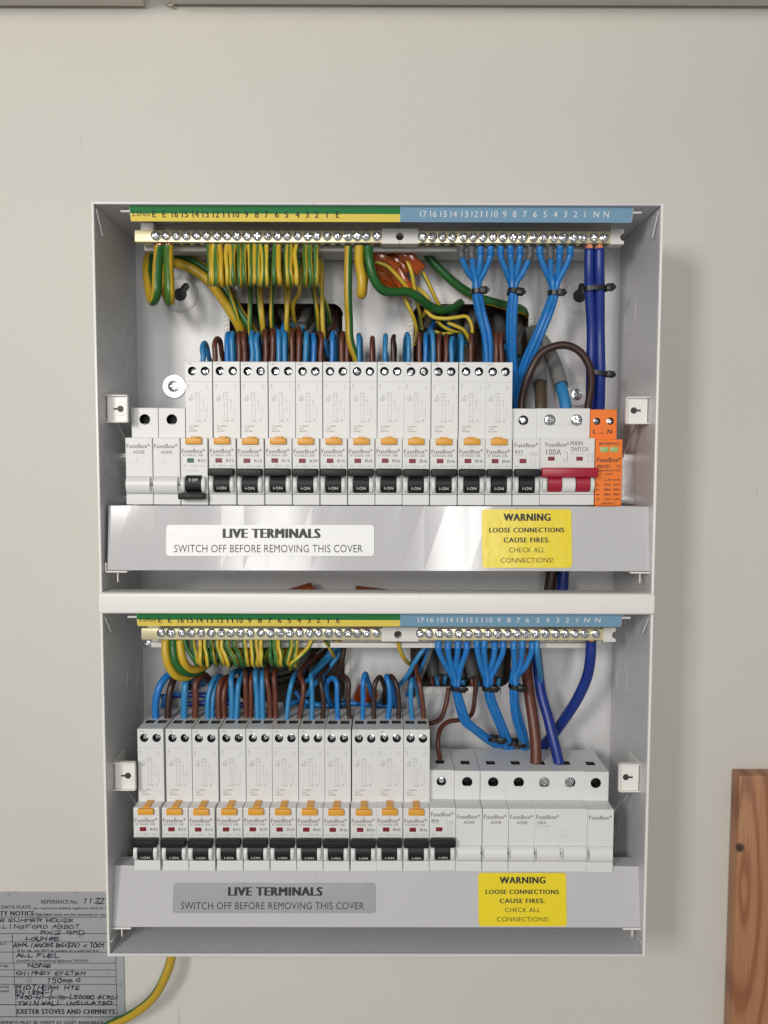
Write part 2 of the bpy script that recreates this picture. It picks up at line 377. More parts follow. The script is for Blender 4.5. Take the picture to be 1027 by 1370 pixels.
# pine upright
x0, z1 = X(976, 0, 1100), Z(1028, 0, 976)
t = link('pine_board', box_mesh('pine_board', 'pine', -.0125, .09, -.0143, -.0003, -.4, Z(1028, 0, 976)-Z(1135, .0143, 983), .0012), None, (x0+.0125, 0, Z(1135, .0143, 983)))
tag(t, 'reddish pine upright board with a dark knot fixed to the wall', 'board')

# ------------------------------------------------------------------ enclosure
W2, H2 = .3567/2, .4876/2; T = .0014; HU = Z(271.5, D)    # HU: upper edge
enc = thing('fuse_board_enclosure', (0, 0, -H2), 'open white metal fuse board enclosure with two rows fixed to wall', 'enclosure')
E0 = Vector((0, 0, -H2))
def ep(name, me, label=None):
    o = link(name, me, enc, -E0)
    if label: o['label'] = label
    return o
# back plate with openings and keyholes
bm = bmesh.new()
loops = [[(-W2+T, -H2+T), (W2-T, -H2+T), (W2-T, HU-T), (-W2+T, HU-T)]] + [rrect(a, b, c, d, .009) for a, b, c, d in OP]
def keyhole(px, py, ang):
    c = P(px, py, QP); out = []
    for i in range(14):
        a = R(35+290*i/13); out.append((math.cos(a)*.0048, math.sin(a)*.0048))
    out += [(.0085, -.0026), (.0098, 0), (.0085, .0026)]
    ca, sa = math.cos(R(ang)), math.sin(R(ang))
    return [(c.x+x*ca-z*sa, c.z+x*sa+z*ca) for x, z in out]
KH = [(241, 394, 55), (775, 396, 75)]
loops += [keyhole(*k) for k in KH]
fill_loops(bm, loops, -QP)
fr = bm.faces[:]; g = bmesh.ops.extrude_face_region(bm, geom=fr)
for v in [q for q in g['geom'] if isinstance(q, bmesh.types.BMVert)]: v.co.y = -.0028
ep('back_plate', finish(bm, 'back_plate', 'powder_coat', False))
for k in KH:
    c = P(k[0], k[1], QP)
    bm = bmesh.new(); lathe(bm, [(.0112, 0), (.0118, -.0006), (.0126, -.0006), (.0132, 0)], 36); me = finish(bm, 'keyhole_ring', 'powder_coat')
    o = link('keyhole_ring', me, enc, c-E0)
    bm = bmesh.new(); lathe(bm, [(0, 0), (.0125, 0), (.0125, .0008)], 24); link('keyhole_dark_disc', finish(bm, 'keyhole_dark_disc', 'hole_black'), enc, Vector((c.x, -.0016, c.z))-E0)  # black disc added behind the keyhole, its colour deepens the shade in the opening
# sides, top, bottom (folded sheet)
for s in (-1, 1):
    bm = bmesh.new(); bbox(bm, *sorted((s*(W2-T), s*W2)), -D, -.0006, -H2+T, HU-T, .0004, 1)
    bbox(bm, *sorted((s*(W2-T-.0003), s*(W2-T-.0016))), -D-.0006, -D+.007, -H2+.010, -H2+.013 if False else -H2+.0105, 0)
    ep('side_panel', finish(bm, 'side_panel', 'powder_coat'))
    # turned edge strip of the side panel
    bm = bmesh.new(); bbox(bm, *sorted((s*(W2-T-.00002), s*(W2+.0003))), -D-.0012, -D-.00002, -H2, HU, .0005, 2); ep('front_edge', finish(bm, 'front_edge', 'bar_coat'))
    # slanted corner tab near the top, and one below the crossbar
    for zt, ln in ((HU-.004, .015), (Z(826, .085), .011)):
        bm = bmesh.new(); vs = bbox(bm, *sorted((s*(W2-T-.0011), s*(W2-T-.0003))), -D+.001, -D+.0022, zt-ln, zt, .0002, 1)
        for v in bm.verts:
            v.co.x -= s*.0016*(zt-v.co.z)/ln; v.co.y += .006*(zt-v.co.z)/ln
        ep('corner_tab', finish(bm, 'corner_tab', 'powder_coat'))
bm = bmesh.new(); bbox(bm, -W2, W2, -D, -.0006, HU-T, HU, .0004, 1); bbox(bm, -W2+.001, W2-.001, -D-.0010, -D+.0001, HU-T-.0001, HU+.0002, .0003, 1); ep('top_panel', finish(bm, 'top_panel', 'powder_coat'))
bm = bmesh.new(); bbox(bm, -W2, W2, -D, -.0006, -H2, -H2+T, .0004, 1); bbox(bm, -W2+.001, W2-.001, -D-.0010, -D+.0001, -H2-.0002, -H2+T+.0006, .0004, 1); ep('bottom_panel', finish(bm, 'bottom_panel', 'powder_coat'))
for s in (-1, 1):
    for py in (420, 905):
        c = Vector((s*(W2-T), -.030, Z(py, .03)))
        bm = bmesh.new(); lathe(bm, [(.0118, .0002), (.0122, -.0003), (.0128, -.0003), (.0132, .0002)], 40); me = finish(bm, 'knockout_ring', 'powder_coat')
        o = link('knockout_ring', me, enc, c-E0); o.rotation_euler = (0, 0, R(-90*s))
# rolled crossbar between the rows
z0, z1 = Z(821.5, D+.003), Z(793.5, D+.003)
bm = bmesh.new(); bbox(bm, -W2-.0004, W2+.0004, -D-.0045, -D+.012, z0, z1, .0018, 4); ep('crossbar', finish(bm, 'crossbar', 'bar_coat'))
# grommet strips round the openings: rail + teeth
def grommet(x0, x1, z0, z1, vertical):
    bm = bmesh.new(); y = -QP-.0001
    bbox(bm, x0, x1, y-.0016, y, z0, z1, .0003, 1)
    L = (z1-z0) if vertical else (x1-x0); n = int(L/.0033)
    for i in range(n):
        s = (i+.2)*L/n; e = s+.0019
        if vertical: bbox(bm, x0+.0005, x1-.0012, y-.0026, y-.0015, z0+s, z0+e, 0)
        else: bbox(bm, x0+s, x0+e, y-.0026, y-.0015, z0+.0012, z1-.0005, 0)
    o = ep('grommet_strip', finish(bm, 'grommet_strip', 'grommet_plastic', False)); o['kind'] = 'stuff'
g = .0042
grommet(OP[0][0]-g+.0006, OP[0][0]+.0006, OP[0][2]+.01, OP[0][3]-.007, True); grommet(OP[0][0]+.018, OP[0][1]-.008, OP[0][3]-.0006, OP[0][3]+g-.0006, False)
grommet(OP[0][1]-.0006, OP[0][1]+g-.0006, OP[0][2]+.01, OP[0][3]-.009, True)
grommet(OP[1][0]-g+.0006, OP[1][0]+.0006, OP[1][2]+.01, OP[1][3]-.007, True); grommet(OP[1][0]+.008, OP[1][1]-.009, OP[1][3]-.0006, OP[1][3]+g-.0006, False)
grommet(OP[1][1]-.0006, OP[1][1]+g-.0006, OP[1][2]+.01, OP[1][3]-.009, True)
grommet(OP[2][1]-.0006, OP[2][1]+g-.0006, OP[2][2]+.004, OP[2][3]-.002, True)
grommet(OP[3][0]+.008, OP[3][1]-.008, OP[3][2]-g-.001, OP[3][2]+.0006, False)
# washers and mounting screws
WSCREW = screw_mesh('mounting_screw', .0042, .0016)
for px, py in ((233, 517), (771.5, 528)):
    c = P(px, py, QP)
    bm = bmesh.new(); lathe(bm, [(.003, -.0014), (.0083, -.0014), (.0087, -.001), (.0087, 0)], 40)
    wsh = link('washer', finish(bm, 'washer', 'zinc_pale'), enc, c-E0)
    link('mounting_screw', WSCREW, wsh, (0, -.0014, 0))
# cover-fixing brackets on the side walls
def bracket(px0, px1, py0, py1, side, q=.074):
    a, b = P(px0, py1, q), P(px1, py0, q); t = .0009
    xa, xb = (a.x, b.x)
    if side < 0: xa = -W2+T-.0002
    else: xb = W2-T+.0002
    bm = bmesh.new(); bbox(bm, xa, xb, -q, -q+t, a.z, b.z, .0003, 1)
    bbox(bm, xa, xb, -q-.0028, -q+.0001, b.z-t, b.z, .0003, 1); bbox(bm, xa, xb, -q-.0022, -q+.0001, a.z, a.z+t, .0003, 1)
    xi = xb if side < 0 else xa
    bbox(bm, *sorted((xi, xi-t*(1 if side < 0 else -1))), -q-.0022, -q+.0001, a.z, b.z, .0003, 1)
    xs = xa if side < 0 else xb
    bbox(bm, *sorted((xs, xs-side*t)), -q, -q+.022, a.z, b.z, .0002, 1)
    o = ep('cover_bracket', finish(bm, 'cover_bracket', 'bar_coat'))
    cx, cz = (xa+xb)/2-side*.0022, (a.z+b.z)/2
    bm = bmesh.new(); lathe(bm, [(.0, -.0003), (.0042, -.0003), (.0045, 0)], 24); link('thread_boss', finish(bm, 'thread_boss', 'bar_coat'), o, (cx, -q, cz))
    bm = bmesh.new(); lathe(bm, [(0, -.0005), (.0021, -.0005), (.0021, 0)], 18); bbox(bm, *sorted((cx*0-side*-.0005, side*.0045)), -.0006, 0, -.0006, .0006, 0)
    link('screw_slot', finish(bm, 'screw_slot', 'well_dark'), o, (cx, -q, cz))
    # thin wire strut from the bracket to the rail behind
    p0 = Vector((cx+side*.0035, -q+.004, a.z-.0005)); p1 = Vector((cx-side*.0075, -.034, a.z-.050))
    st = ep('strut', tube_mesh('strut', [p0, p0.lerp(p1, .5), p1], .0008, 'zinc_pale', 8)); st.location = p0-E0
bracket(137, 171.5, 528.5, 565.5, -1); bracket(836, 871, 531, 567.5, 1)
bracket(148, 181.5, 1018.5, 1056.5, -1); bracket(826.5, 861, 1020.5, 1058.5, 1)
# rails that the modules clip to
for py, x0, x1 in ((640, 176, 838), (1128, 184, 829)):
    zc = Z(py, .025); xa, xb = X(x0, .025, py), X(x1, .025, py)+.012
    bm = bmesh.new(); bbox(bm, xa, xb, -.0285, -.0275, zc-.0175, zc-.0125, 0); bbox(bm, xa, xb, -.0285, -.0275, zc+.0125, zc+.0175, 0)
    bbox(bm, xa, xb, -.0276, -.0205, zc-.0132, zc-.0124, 0); bbox(bm, xa, xb, -.0276, -.0205, zc+.0124, zc+.0132, 0); bbox(bm, xa, xb, -.0212, -.0204, zc-.0126, zc+.0126, 0)
    ep('mounting_rail', finish(bm, 'mounting_rail', 'zinc', False))
    for s, xx in ((-1, xa+.006), (1, xb-.006)):
        bm = bmesh.new(); bbox(bm, xx-.0009, xx+.0009, -.052, -QP, zc-.014, zc+.014, .0005, 1); ep('rail_support', finish(bm, 'rail_support', 'clear_plastic'))

# ------------------------------------------------------------------ covers with stickers
def cover(y_top, q_top, y_bot, q_bot, xl, xr, label):
    zt, zb_ = Z(y_top, q_top), Z(y_bot, q_bot); xa, xb = X(xl, q_top, y_top), X(xr, q_top, y_top)
    root = thing('terminal_cover', ((xa+xb)/2, -q_bot, zb_), label, 'cover')
    w_ = (xb-xa)/2; n = Vector((0, -(zt-zb_), -(q_bot-q_top)*-1)).normalized()
    hgt = zt-zb_; dq = q_bot-q_top; t = .0011
    bm = bmesh.new()
    prof = [(0, 0), (dq, hgt), (dq+.013, hgt-.0004), (dq+.013, hgt-.0004-t), (dq+t, hgt-t), (t, t), (.011, t), (.011, 0)]
    k = len(prof); nx = 24; rows = []
    for i in range(nx+1):
        x = -w_+2*w_*i/nx; wav = .00022*math.sin(x*55+1)+.00012*math.sin(x*131)
        rows.append([bm.verts.new((x, y+(wav if j in (1, 4) else 0), z)) for j, (y, z) in enumerate(prof)])
    for i in range(nx):
        for j in range(k): bm.faces.new((rows[i][j], rows[i][(j+1) % k], rows[i+1][(j+1) % k], rows[i+1][j]))
    bm.faces.new(rows[0]); bm.faces.new(rows[-1][::-1])
    es = [e for e in bm.edges if abs(e.verts[0].co.y-e.verts[1].co.y) < .0006 and abs(e.verts[0].co.z-e.verts[1].co.z) < 1e-6 and (e.verts[0] in [r[0] for r in rows] or e.verts[0] in [r[1] for r in rows])]
    bmesh.ops.bevel(bm, geom=es, offset=.0006, segments=2, profile=.5, affect='EDGES')
    link('front_panel', finish(bm, 'front_panel', 'cover_coat', False), root)
    for s in (-1, 1):      # folded end flange with a small foot
        bm = bmesh.new(); vs = [bm.verts.new((s*(w_-.0001), y, z)) for y, z in ((.0012, .001), (dq+.0012, hgt-.001), (dq+.016, hgt-.003), (.014, .001))]
        f = bm.faces.new(vs); g_ = bmesh.ops.extrude_face_region(bm, geom=[f])
        for v in [q for q in g_['geom'] if isinstance(q, bmesh.types.BMVert)]: v.co.x -= s*.001
        link('end_flange', finish(bm, 'end_flange', 'cover_coat', False), root)
        bm = bmesh.new(); bbox(bm, *sorted((s*(w_-.013), s*(w_+.0016))), -.0006, .012, -.0016, -.0004, .0004, 1); bbox(bm, *sorted((s*(w_+.0004), s*(w_+.0016))), -.0006, .010, -.0015, .005, .0003, 1)
        bbox(bm, *sorted((s*(w_-.0062), s*(w_-.0056))), .002, .004, -.008, -.0015, 0)
        link('retaining_clip', finish(bm, 'retaining_clip', 'bar_coat'), root)
    tilt = math.atan2(dq, hgt)
    def face_pt(px, py):
        z = (Z(y_top, q_top)+zb_)/2
        for _ in range(12):
            q = q_bot-dq*(z-zb_)/hgt; p = P(px, py, q); z = p.z
        return p
    def sticker(name, x0, x1, y0, y1, m, ink_m, lines, r=.0022, label=None):
        a, b = face_pt(x0, y1), face_pt(x1, y0); c = (a+b)/2; w, h = (b.x-a.x), (b-a).length
        h = math.sqrt((b.z-a.z)**2+(b.y-a.y)**2)
        bm = bmesh.new(); lp = rrect(-w/2, w/2, -h/2, h/2, r, 5); vs = [bm.verts.new((x, 0, z)) for x, z in lp]; f = bm.faces.new(vs)
        g_ = bmesh.ops.extrude_face_region(bm, geom=[f])
        for v in [q for q in g_['geom'] if isinstance(q, bmesh.types.BMVert)]: v.co.y = -.00022
        o = link(name, finish(bm, name, m, False), root, c-root.location+Vector((0, -.00032, 0))); o.rotation_euler = (-tilt, random.uniform(-.004, .004), 0)
        if label: o['label'] = label
        ink = Ink()
        for (t, u, v, hh, ww, bold) in lines: ink.text(t, -w/2+u*w, -h/2+v*h, hh*h, ww*w, bold)
        link('lettering', ink.mesh('lettering', ink_m), o, (0, -.00028, 0))
    return sticker
st = cover(677, .0790, 763.5, .0838, 145, 868.5, 'upper terminal cover with white LIVE TERMINALS sticker, under red switch row')
live = [('LIVE TERMINALS', .507, .73, .30, .462, .045), ('SWITCH OFF BEFORE REMOVING THIS COVER', .492, .24, .245, .905, 0)]
warn = [('WARNING', .505, .865, .125, .515, .035), ('LOOSE CONNECTIONS', .5, .645, .082, .83, .028), ('CAUSE FIRES.', .5, .475, .085, .51, .028), ('CHECK ALL', .5, .305, .083, .40, 0), ('CONNECTIONS!', .5, .13, .083, .585, 0)]
st('live_terminals_sticker', 222, 500.5, 702.5, 743.5, 'sticker_white', 'print_black', live, label='white LIVE TERMINALS sticker')
st('warning_sticker', 644.5, 764, 681.5, 759.5, 'sticker_yellow', 'print_black', warn, label='yellow WARNING sticker')
st = cover(1158.5, .0768, 1240.5, .0832, 152, 856.5, 'lower terminal cover with silver LIVE TERMINALS sticker, at enclosure bottom')
live2 = [('LIVE TERMINALS', .505, .73, .29, .46, .045), ('SWITCH OFF BEFORE REMOVING THIS COVER', .492, .25, .235, .905, 0)]
st('live_terminals_sticker', 231, 502, 1181.5, 1221, 'sticker_silver', 'print_black', live2, label='silver LIVE TERMINALS sticker')
st('warning_sticker', 640, 756.5, 1167.5, 1238.5, 'sticker_yellow', 'print_black', warn, label='yellow WARNING sticker')

# ------------------------------------------------------------------ modules
PITCH_M = .0179; WM = .01745
QN, QB_R, QB_M = .080, .0695, .0655          # nose front, tall body front, short body front
HN = .0434                                   # nose height
zU = Z(675.8, QN); zL = Z(1166, QN)
HT_R = ((Z(486, QB_R)-zU)+(Z(974.5, QB_R, 380)-zL))/2
HT_M = ((Z(548, QB_M)-zU)+(Z(1030, QB_M, 690)-zL))/2
def plate_hole(bm, x0, x1, z0, z1, cx, cz, r, y, depth, n=24):
    c = [bm.verts.new((x0, y, z0)), bm.verts.new((x1, y, z0)), bm.verts.new((x1, y, z1)), bm.verts.new((x0, y, z1))]
    ring = [bm.verts.new((cx+r*math.cos(2*math.pi*(i+.5)/n-math.pi*.75), y, cz+r*math.sin(2*math.pi*(i+.5)/n-math.pi*.75))) for i in range(n)]
    k = n//4
    for s in range(4):
        arc = [ring[(s*k+i) % n] for i in range(k)]
        bm.faces.new([c[s], c[(s+1) % 4]]+arc[::-1])
    for s in range(4): bm.faces.new([c[s], ring[(s*k) % n], ring[(s*k-1) % n]])
    inn = [bm.verts.new((v.co.x, y+depth, v.co.z)) for v in ring]
    for i in range(n):
        f = bm.faces.new((ring[i], ring[(i+1) % n], inn[(i+1) % n], inn[i])); f.material_index = 1
    f = bm.faces.new(inn); f.material_index = 1
def module_body(name, nmod, tall, holes, r, m='white_plastic', shift=0.0):
    """origin: nose front plane, bottom centre.  -y towards the viewer"""
    w = WM*nmod+(PITCH_M-WM)*(nmod-1); qb = QB_R if tall else QB_M; ht = HT_R if tall else HT_M
    yb = QN-qb; yk = QN-.024
    bm = bmesh.new()
    # nose
    zs_ = HN*(1-.84) if m == 'white_plastic' else .0004; bbox(bm, -w/2, w/2, 0, yb+.004, zs_+.00008, HN, .0005, 2); bbox(bm, -w/2, w/2, 0, yb+.0038, 0, zs_-.00008, .0004 if zs_ > .001 else 0, 2)
    bbox(bm, -w/2+.0002, w/2-.0002, yb+.002, yk, -.012, HN-.0005, 0)
    # body shell with terminal wells
    x0, x1 = -w/2+shift, w/2+shift; zc = ht-.0105
    f_ = lambda pts: bm.faces.new([bm.verts.new(p) for p in pts])
    f_([(x0, yb, HN-.002), (x1, yb, HN-.002), (x1, yb, zc), (x0, yb, zc)])
    n = len(holes); xs = [x0+(x1-x0)*i/n for i in range(n+1)]
    for i, hx in enumerate(holes): plate_hole(bm, xs[i], xs[i+1], zc, ht-.0004, hx+shift, ht-(.0062 if tall else .0078), r, yb, .009)
    c = .0004
    f_([(x0, yb, ht-c), (x1, yb, ht-c), (x1, yb+c, ht), (x0, yb+c, ht)])
    # top with wire entry slots
    ya, ys0, ys1 = yb+c, yb+.012, yb+.0185
    f_([(x0, ya, ht), (x1, ya, ht), (x1, ys0, ht), (x0, ys0, ht)])
    px_ = x0
    for i, hx in enumerate(holes):
        a, b = hx+shift-.0031, hx+shift+.0031
        f_([(px_, ys0, ht), (a, ys0, ht), (a, ys1, ht), (px_, ys1, ht)]); px_ = b
        q = [(a, ys0), (b, ys0), (b, ys1), (a, ys1)]
        for j in range(4):
            (xa, y_a), (xb, y_b) = q[j], q[(j+1) % 4]
            f = f_([(xa, y_a, ht), (xb, y_b, ht), (xb, y_b, ht-.006), (xa, y_a, ht-.006)]); f.material_index = 1
        f = f_([(xx, yy, ht-.006) for xx, yy in q]); f.material_index = 1
    f_([(px_, ys0, ht), (x1, ys0, ht), (x1, ys1, ht), (px_, ys1, ht)])
    f_([(x0, ys1, ht), (x1, ys1, ht), (x1, yk, ht), (x0, yk, ht)])
    for xx in (x0, x1): f_([(xx, yb, HN-.002), (xx, yk, HN-.002), (xx, yk, ht), (xx, ya, ht), (xx, yb, ht-c)])
    f_([(x0, yk, HN-.002), (x1, yk, HN-.002), (x1, yk, ht), (x0, yk, ht)])
    bmesh.ops.remove_doubles(bm, verts=bm.verts, dist=1e-5)
    return finish(bm, name, [m, 'hole_black'], False)
H2X = (-.0042, .0042)
def seam(bm): pass
def cheek_mesh(w):
    bm = bmesh.new(); n = 10; pr = []
    for i in range(n+1):
        a = math.pi*i/n; pr.append((-.0042*math.sin(a), .0055-.0055*math.cos(a)))
    vs = [bm.verts.new((-w/2, y, z)) for y, z in pr]; f = bm.faces.new(vs); g_ = bmesh.ops.extrude_face_region(bm, geom=[f])
    for v in [q for q in g_['geom'] if isinstance(q, bmesh.types.BMVert)]: v.co.x += w
    bmesh.ops.bevel(bm, geom=[e for e in bm.edges if abs(e.verts[0].co.x-e.verts[1].co.x) < 1e-6 and e.calc_length() < .003], offset=.0005, segments=2, affect='EDGES')
    return finish(bm, 'cheek', 'white_plastic')
def lever_mesh(x0, x1, bars, m, off=False, extra=0):
    """a barrel per pole and one grip bar across; x range of the grip, barrel spans"""
    bm = bmesh.new()
    for a, b in bars:
        n = 12; rows = []
        for i in range(n+1):
            an = math.pi*i/n; rr = .0056+(.00022 if i % 3 == 1 else 0)
            rows.append((-.62*rr*math.sin(an)-.0004, .0056-rr*math.cos(an)))
        va = [bm.verts.new((a, y, z)) for y, z in rows]; vb = [bm.verts.new((b, y, z)) for y, z in rows]
        for i in range(n): bm.faces.new((va[i], vb[i], vb[i+1], va[i+1]))
        bm.faces.new(va[::-1]); bm.faces.new(vb)
    if off: bbox(bm, x0, x1, -.0085, -.001, -.0042, -.0002, .0008, 3)
    else: bbox(bm, x0, x1, -.0066, -.0008, .0108-extra, .0157, .0009, 3)
    return finish(bm, 'toggle', m)
NX = lambda f: -WM/2+f*WM
zf = lambda f: HN*(1-f)
M_RC = module_body('body', 1, True, H2X, .0029, shift=.0012)
M_RL = module_body('body', 1, True, H2X, .0029, shift=.0006)
M_MC = module_body('body', 1, False, (0,), .0033)
M_BL = module_body('body', 1, False, (0,), .0036)
M_B2 = module_body('body', 2, False, (-.0089, .0089), .0036)
M_SW = module_body('body', 2, False, (-.0089, .0089), .0038)
M_SP = module_body('body', 1, False, (-.0045, .0045), .0024, 'orange_plastic')
M_CH = cheek_mesh(.0025)
M_TON = lever_mesh(NX(.02), NX(.97), [(NX(.21), NX(.78))], 'black_plastic')
M_TOFF = lever_mesh(NX(-.01), NX(.95), [(NX(.21), NX(.78))], 'black_plastic', True)
M_SCR = screw_mesh('terminal_screw', .0025, .0014); M_SCR_BIG = screw_mesh('terminal_screw', .0035, .0016)
M_SCR_S = screw_mesh('terminal_screw', .0021, .0010)
def btn_mesh():
    bm = bmesh.new(); x0, x1 = NX(.20), NX(.80)
    bbox(bm, x0, x1, -.0022, .0012, HN-.0042, HN-.0001, .0005, 2)
    bbox(bm, -.0022, .0024, -.0002, QN-QB_R-.0002, HN-.0006, HN+.0009, .0003, 1)
    bbox(bm, NX(.16), NX(.86), -.00012, .0005, HN-.0052, HN-.0012, 0, mi=1)
    return finish(bm, 'test_button', ['amber_button', 'white_plastic'])
M_BTN = btn_mesh()
def flag_mesh(m):
    return box_mesh('flag_window', m, NX(.24), NX(.49), -.00035, .0005, zf(.37), zf(.305), .0002, 1)
M_FR, M_FG = flag_mesh('red_flag'), flag_mesh('green_flag')
def rcbo_print(rate, code, off):
    k = Ink()
    k.text('FuseBox*', NX(.48), zf(.195), .0027, .0150, .012)
    k.text(code, NX(.46), zf(.258), .00155, .0128)
    k.text(rate, NX(.78), zf(.338), .0019, .0050, .01)
    k.text('AC', NX(.18), zf(.415), .0012, mi=1); k.text('30mA', NX(.5), zf(.415), .0013, mi=1); k.text('6kA', NX(.82), zf(.415), .0012, mi=1)
    k.text('TEST', NX(.5), zf(.128), .0009, mi=1)
    if off: k.text('RCBO B32 230V', NX(.35), zf(.485), .0009, .0090, mi=1)
    return k.mesh('print', ['print_grey', 'print_light'])
def body_print(shift):
    k = Ink(); t = .00012; h0 = HN; B = lambda f: NX(f)+shift
    zz = lambda f: HT_R-f*(HT_R-HN)          # 0 at the top edge
    k.rect(NX(.01)+shift, NX(.99)+shift, zz(.262), zz(.262)+.00014, 1)
    k.text('1.2Nm', B(.16), zz(.03), .0009, .0036)
    k.text('N', B(.11), zz(.31), .0011); k.text('OUT', B(.10), zz(.345), .0007, mi=1); k.text('L', B(.82), zz(.31), .0011); k.text('OUT', B(.82), zz(.345), .0007, mi=1)
    k.text('N', B(.23), zz(.445), .0011); k.text('E-Trip', B(.22), zz(.475), .0009, .0032); k.text('MCB', B(.19), zz(.50), .0009, .0024)
    for a, b in ((.38, .39), (.50, .51)): k.rect(B(a), B(b), zz(.455), zz(.41))
    k.rect(B(.38), B(.52), zz(.41), zz(.41)+t*1.6); k.text('o  o  o', B(.46), zz(.455), .0008, .0032)
    for f in (.40, .52): k.rect(B(f), B(f)+t*1.3, zz(.76), zz(.48), 1)
    k.rect(B(.40), B(.66), zz(.50), zz(.50)+t, 1); k.rect(B(.66), B(.66)+t*1.3, zz(.62), zz(.50), 1); k.rect(B(.52), B(.80), zz(.64), zz(.64)+t, 1); k.rect(B(.80), B(.80)+t*1.3, zz(.74), zz(.57), 1)
    k.rect(B(.36), B(.52), zz(.56), zz(.56)+t, 1); k.text('T', B(.66), zz(.515), .0009)
    k.text('N  LOAD', B(.47), zz(.775), .0010, .0036); k.text('o', B(.71), zz(.76), .0020, mi=1); k.text('+', B(.71), zz(.755), .0010)
    k.text('Icn 6000A', B(.13), zz(.84), .0010, .0062, al='L'); k.text('230V~', B(.13), zz(.872), .0009, .0034, al='L'); k.text('EN61009', B(.13), zz(.905), .0010, .0050, al='L')
    return k.mesh('wiring_diagram', ['print_mid', 'print_faint'])
BP_U, BP_L = body_print(.0012), body_print(.0006)
def tog_print(s):
    k = Ink(); k.text(s, NX(.5), 0, .0019, .0058, .004); return k.mesh('toggle_lettering', 'print_white')
TP_ON, TP_OFF = tog_print('I-ON'), tog_print('O OFF')
_rp = {}
def place(name, xn, zb_, label, cat, group):
    r = thing(name, (xn, -QN+random.uniform(-.0002, .0002), zb_+random.uniform(-.00012, .00012)), label, cat, group)
    r.rotation_euler = (0, random.uniform(-.0022, .0022), random.uniform(-.004, .004))
    return r
def put_screws(root, holes, shift, tall, mesh, depth):
    for hx in holes:
        o = link('terminal_screw', mesh, root, (hx+shift, QN-(QB_R if tall else QB_M)+depth, (HT_R-.0062) if tall else (HT_M-.0078)))
        o.rotation_euler = (random.uniform(-.2, .2), random.uniform(0, 6), random.uniform(-.2, .2))
def toggles(r, off=False):
    lv = link('toggle', M_TOFF if off else M_TON, r, (0, 0, zf(.815)))
    if off: link('toggle_lettering', TP_OFF, lv, (0, -.0037, .0082)).rotation_euler = (-.55, 0, 0)
    else: link('toggle_lettering', TP_ON, lv, (0, -.0039, .0030)).rotation_euler = (.38, 0, 0)
    for f in (.105, .865): link('toggle_cheek', M_CH, r, (NX(f), 0, zf(.825)))
def rcbo(xn, zb_, rate, code, label, group, upper, off=False):
    r = place('circuit_breaker', xn, zb_, label, 'breaker', group); sh = .0012 if upper else .0006
    link('body', M_RC if upper else M_RL, r)
    put_screws(r, H2X, sh, True, M_SCR, .0042)
    link('test_button', M_BTN, r); link('flag_window', M_FG if off else M_FR, r)
    key = (rate, code, off)
    if key not in _rp: _rp[key] = rcbo_print(rate, code, off)
    link('print', _rp[key], r, (0, -.00007, 0)); link('wiring_diagram', BP_U if upper else BP_L, r, (0, QN-QB_R-.00007, 0))
    toggles(r, off); return r
def mcb(xn, zb_, rate, label):
    r = place('circuit_breaker', xn, zb_, label, 'breaker', None)
    link('body', M_MC, r); put_screws(r, (0,), 0, False, M_SCR, .0025); link('flag_window', M_FR, r)
    k = Ink(); k.text('FuseBox*', NX(.48), zf(.10), .0027, .0150, .012); k.text(rate, NX(.22), zf(.20), .0021, .0050, .01); k.text('MTN06', NX(.24), zf(.25), .0009, mi=1); k.text('EN60898', NX(.76), zf(.22), .0009, mi=1); k.text('230/400V', NX(.76), zf(.25), .0009, mi=1)
    k.frame(NX(.68), NX(.84), zf(.41), zf(.29), .00014, 1); k.text('6kA', NX(.16), zf(.415), .0011, mi=1)
    link('print', k.mesh('print', ['print_grey', 'print_light']), r, (0, -.00007, 0)); toggles(r); return r
def blank_panel(n):
    bm = bmesh.new()
    for i in range(n):
        cx = (i-(n-1)/2)*PITCH_M; pr = []
        for j in range(9):
            a = math.pi*j/8; pr.append((-.0038*math.sin(a)-.0, zf(.83)+.0112*(1-math.cos(a))/2))
        va = [bm.verts.new((cx+NX(.05), y, z)) for y, z in pr]; vb = [bm.verts.new((cx+NX(.93), y, z)) for y, z in pr]
        for j in range(8): bm.faces.new((va[j], vb[j], vb[j+1], va[j+1]))
        bm.faces.new(va[::-1]); bm.faces.new(vb)
        bbox(bm, cx+NX(.20), cx+NX(.44), -.0003, .0003, zf(.37), zf(.305), .00015, 1)
        bbox(bm, cx+NX(.95), cx+NX(1.0), -.0006, .0004, zf(.71), zf(.69), 0, mi=1)
    return finish(bm, 'blank_front', ['white_plastic', 'well_dark'])
M_BF1, M_BF2 = blank_panel(1), blank_panel(2)
def blank(xn, zb_, label, group, n=1, txt=True, screws=False):
    r = place('blanking_module', xn, zb_, label, 'blanking module', group); link('body', M_B2 if n == 2 else M_BL, r); link('blank_front', M_BF2 if n == 2 else M_BF1, r)
    k = Ink(); x = 0 if n == 1 else -PITCH_M/2
    k.text('FuseBox*', x+NX(.48), zf(.125), .0027, .0150, .012)
    if txt: k.text('ADRB' if n == 1 else '100A', x+NX(.50 if n == 1 else .26), zf(.215), .0021 if n == 1 else .0020, .0072 if n == 1 else .0062, .004)
    if n == 2: k.text('HCMS 230V', x+NX(.32), zf(.27), .0010, .0084, mi=1); k.frame(.0002, .0042, zf(.44), zf(.345), .00013, 1)
    link('print', k.mesh('print', ['print_grey', 'print_light']), r, (0, -.00007, 0))
    if screws: put_screws(r, (-.0089, .0089), 0, False, M_SCR_BIG, .0016)
    return r

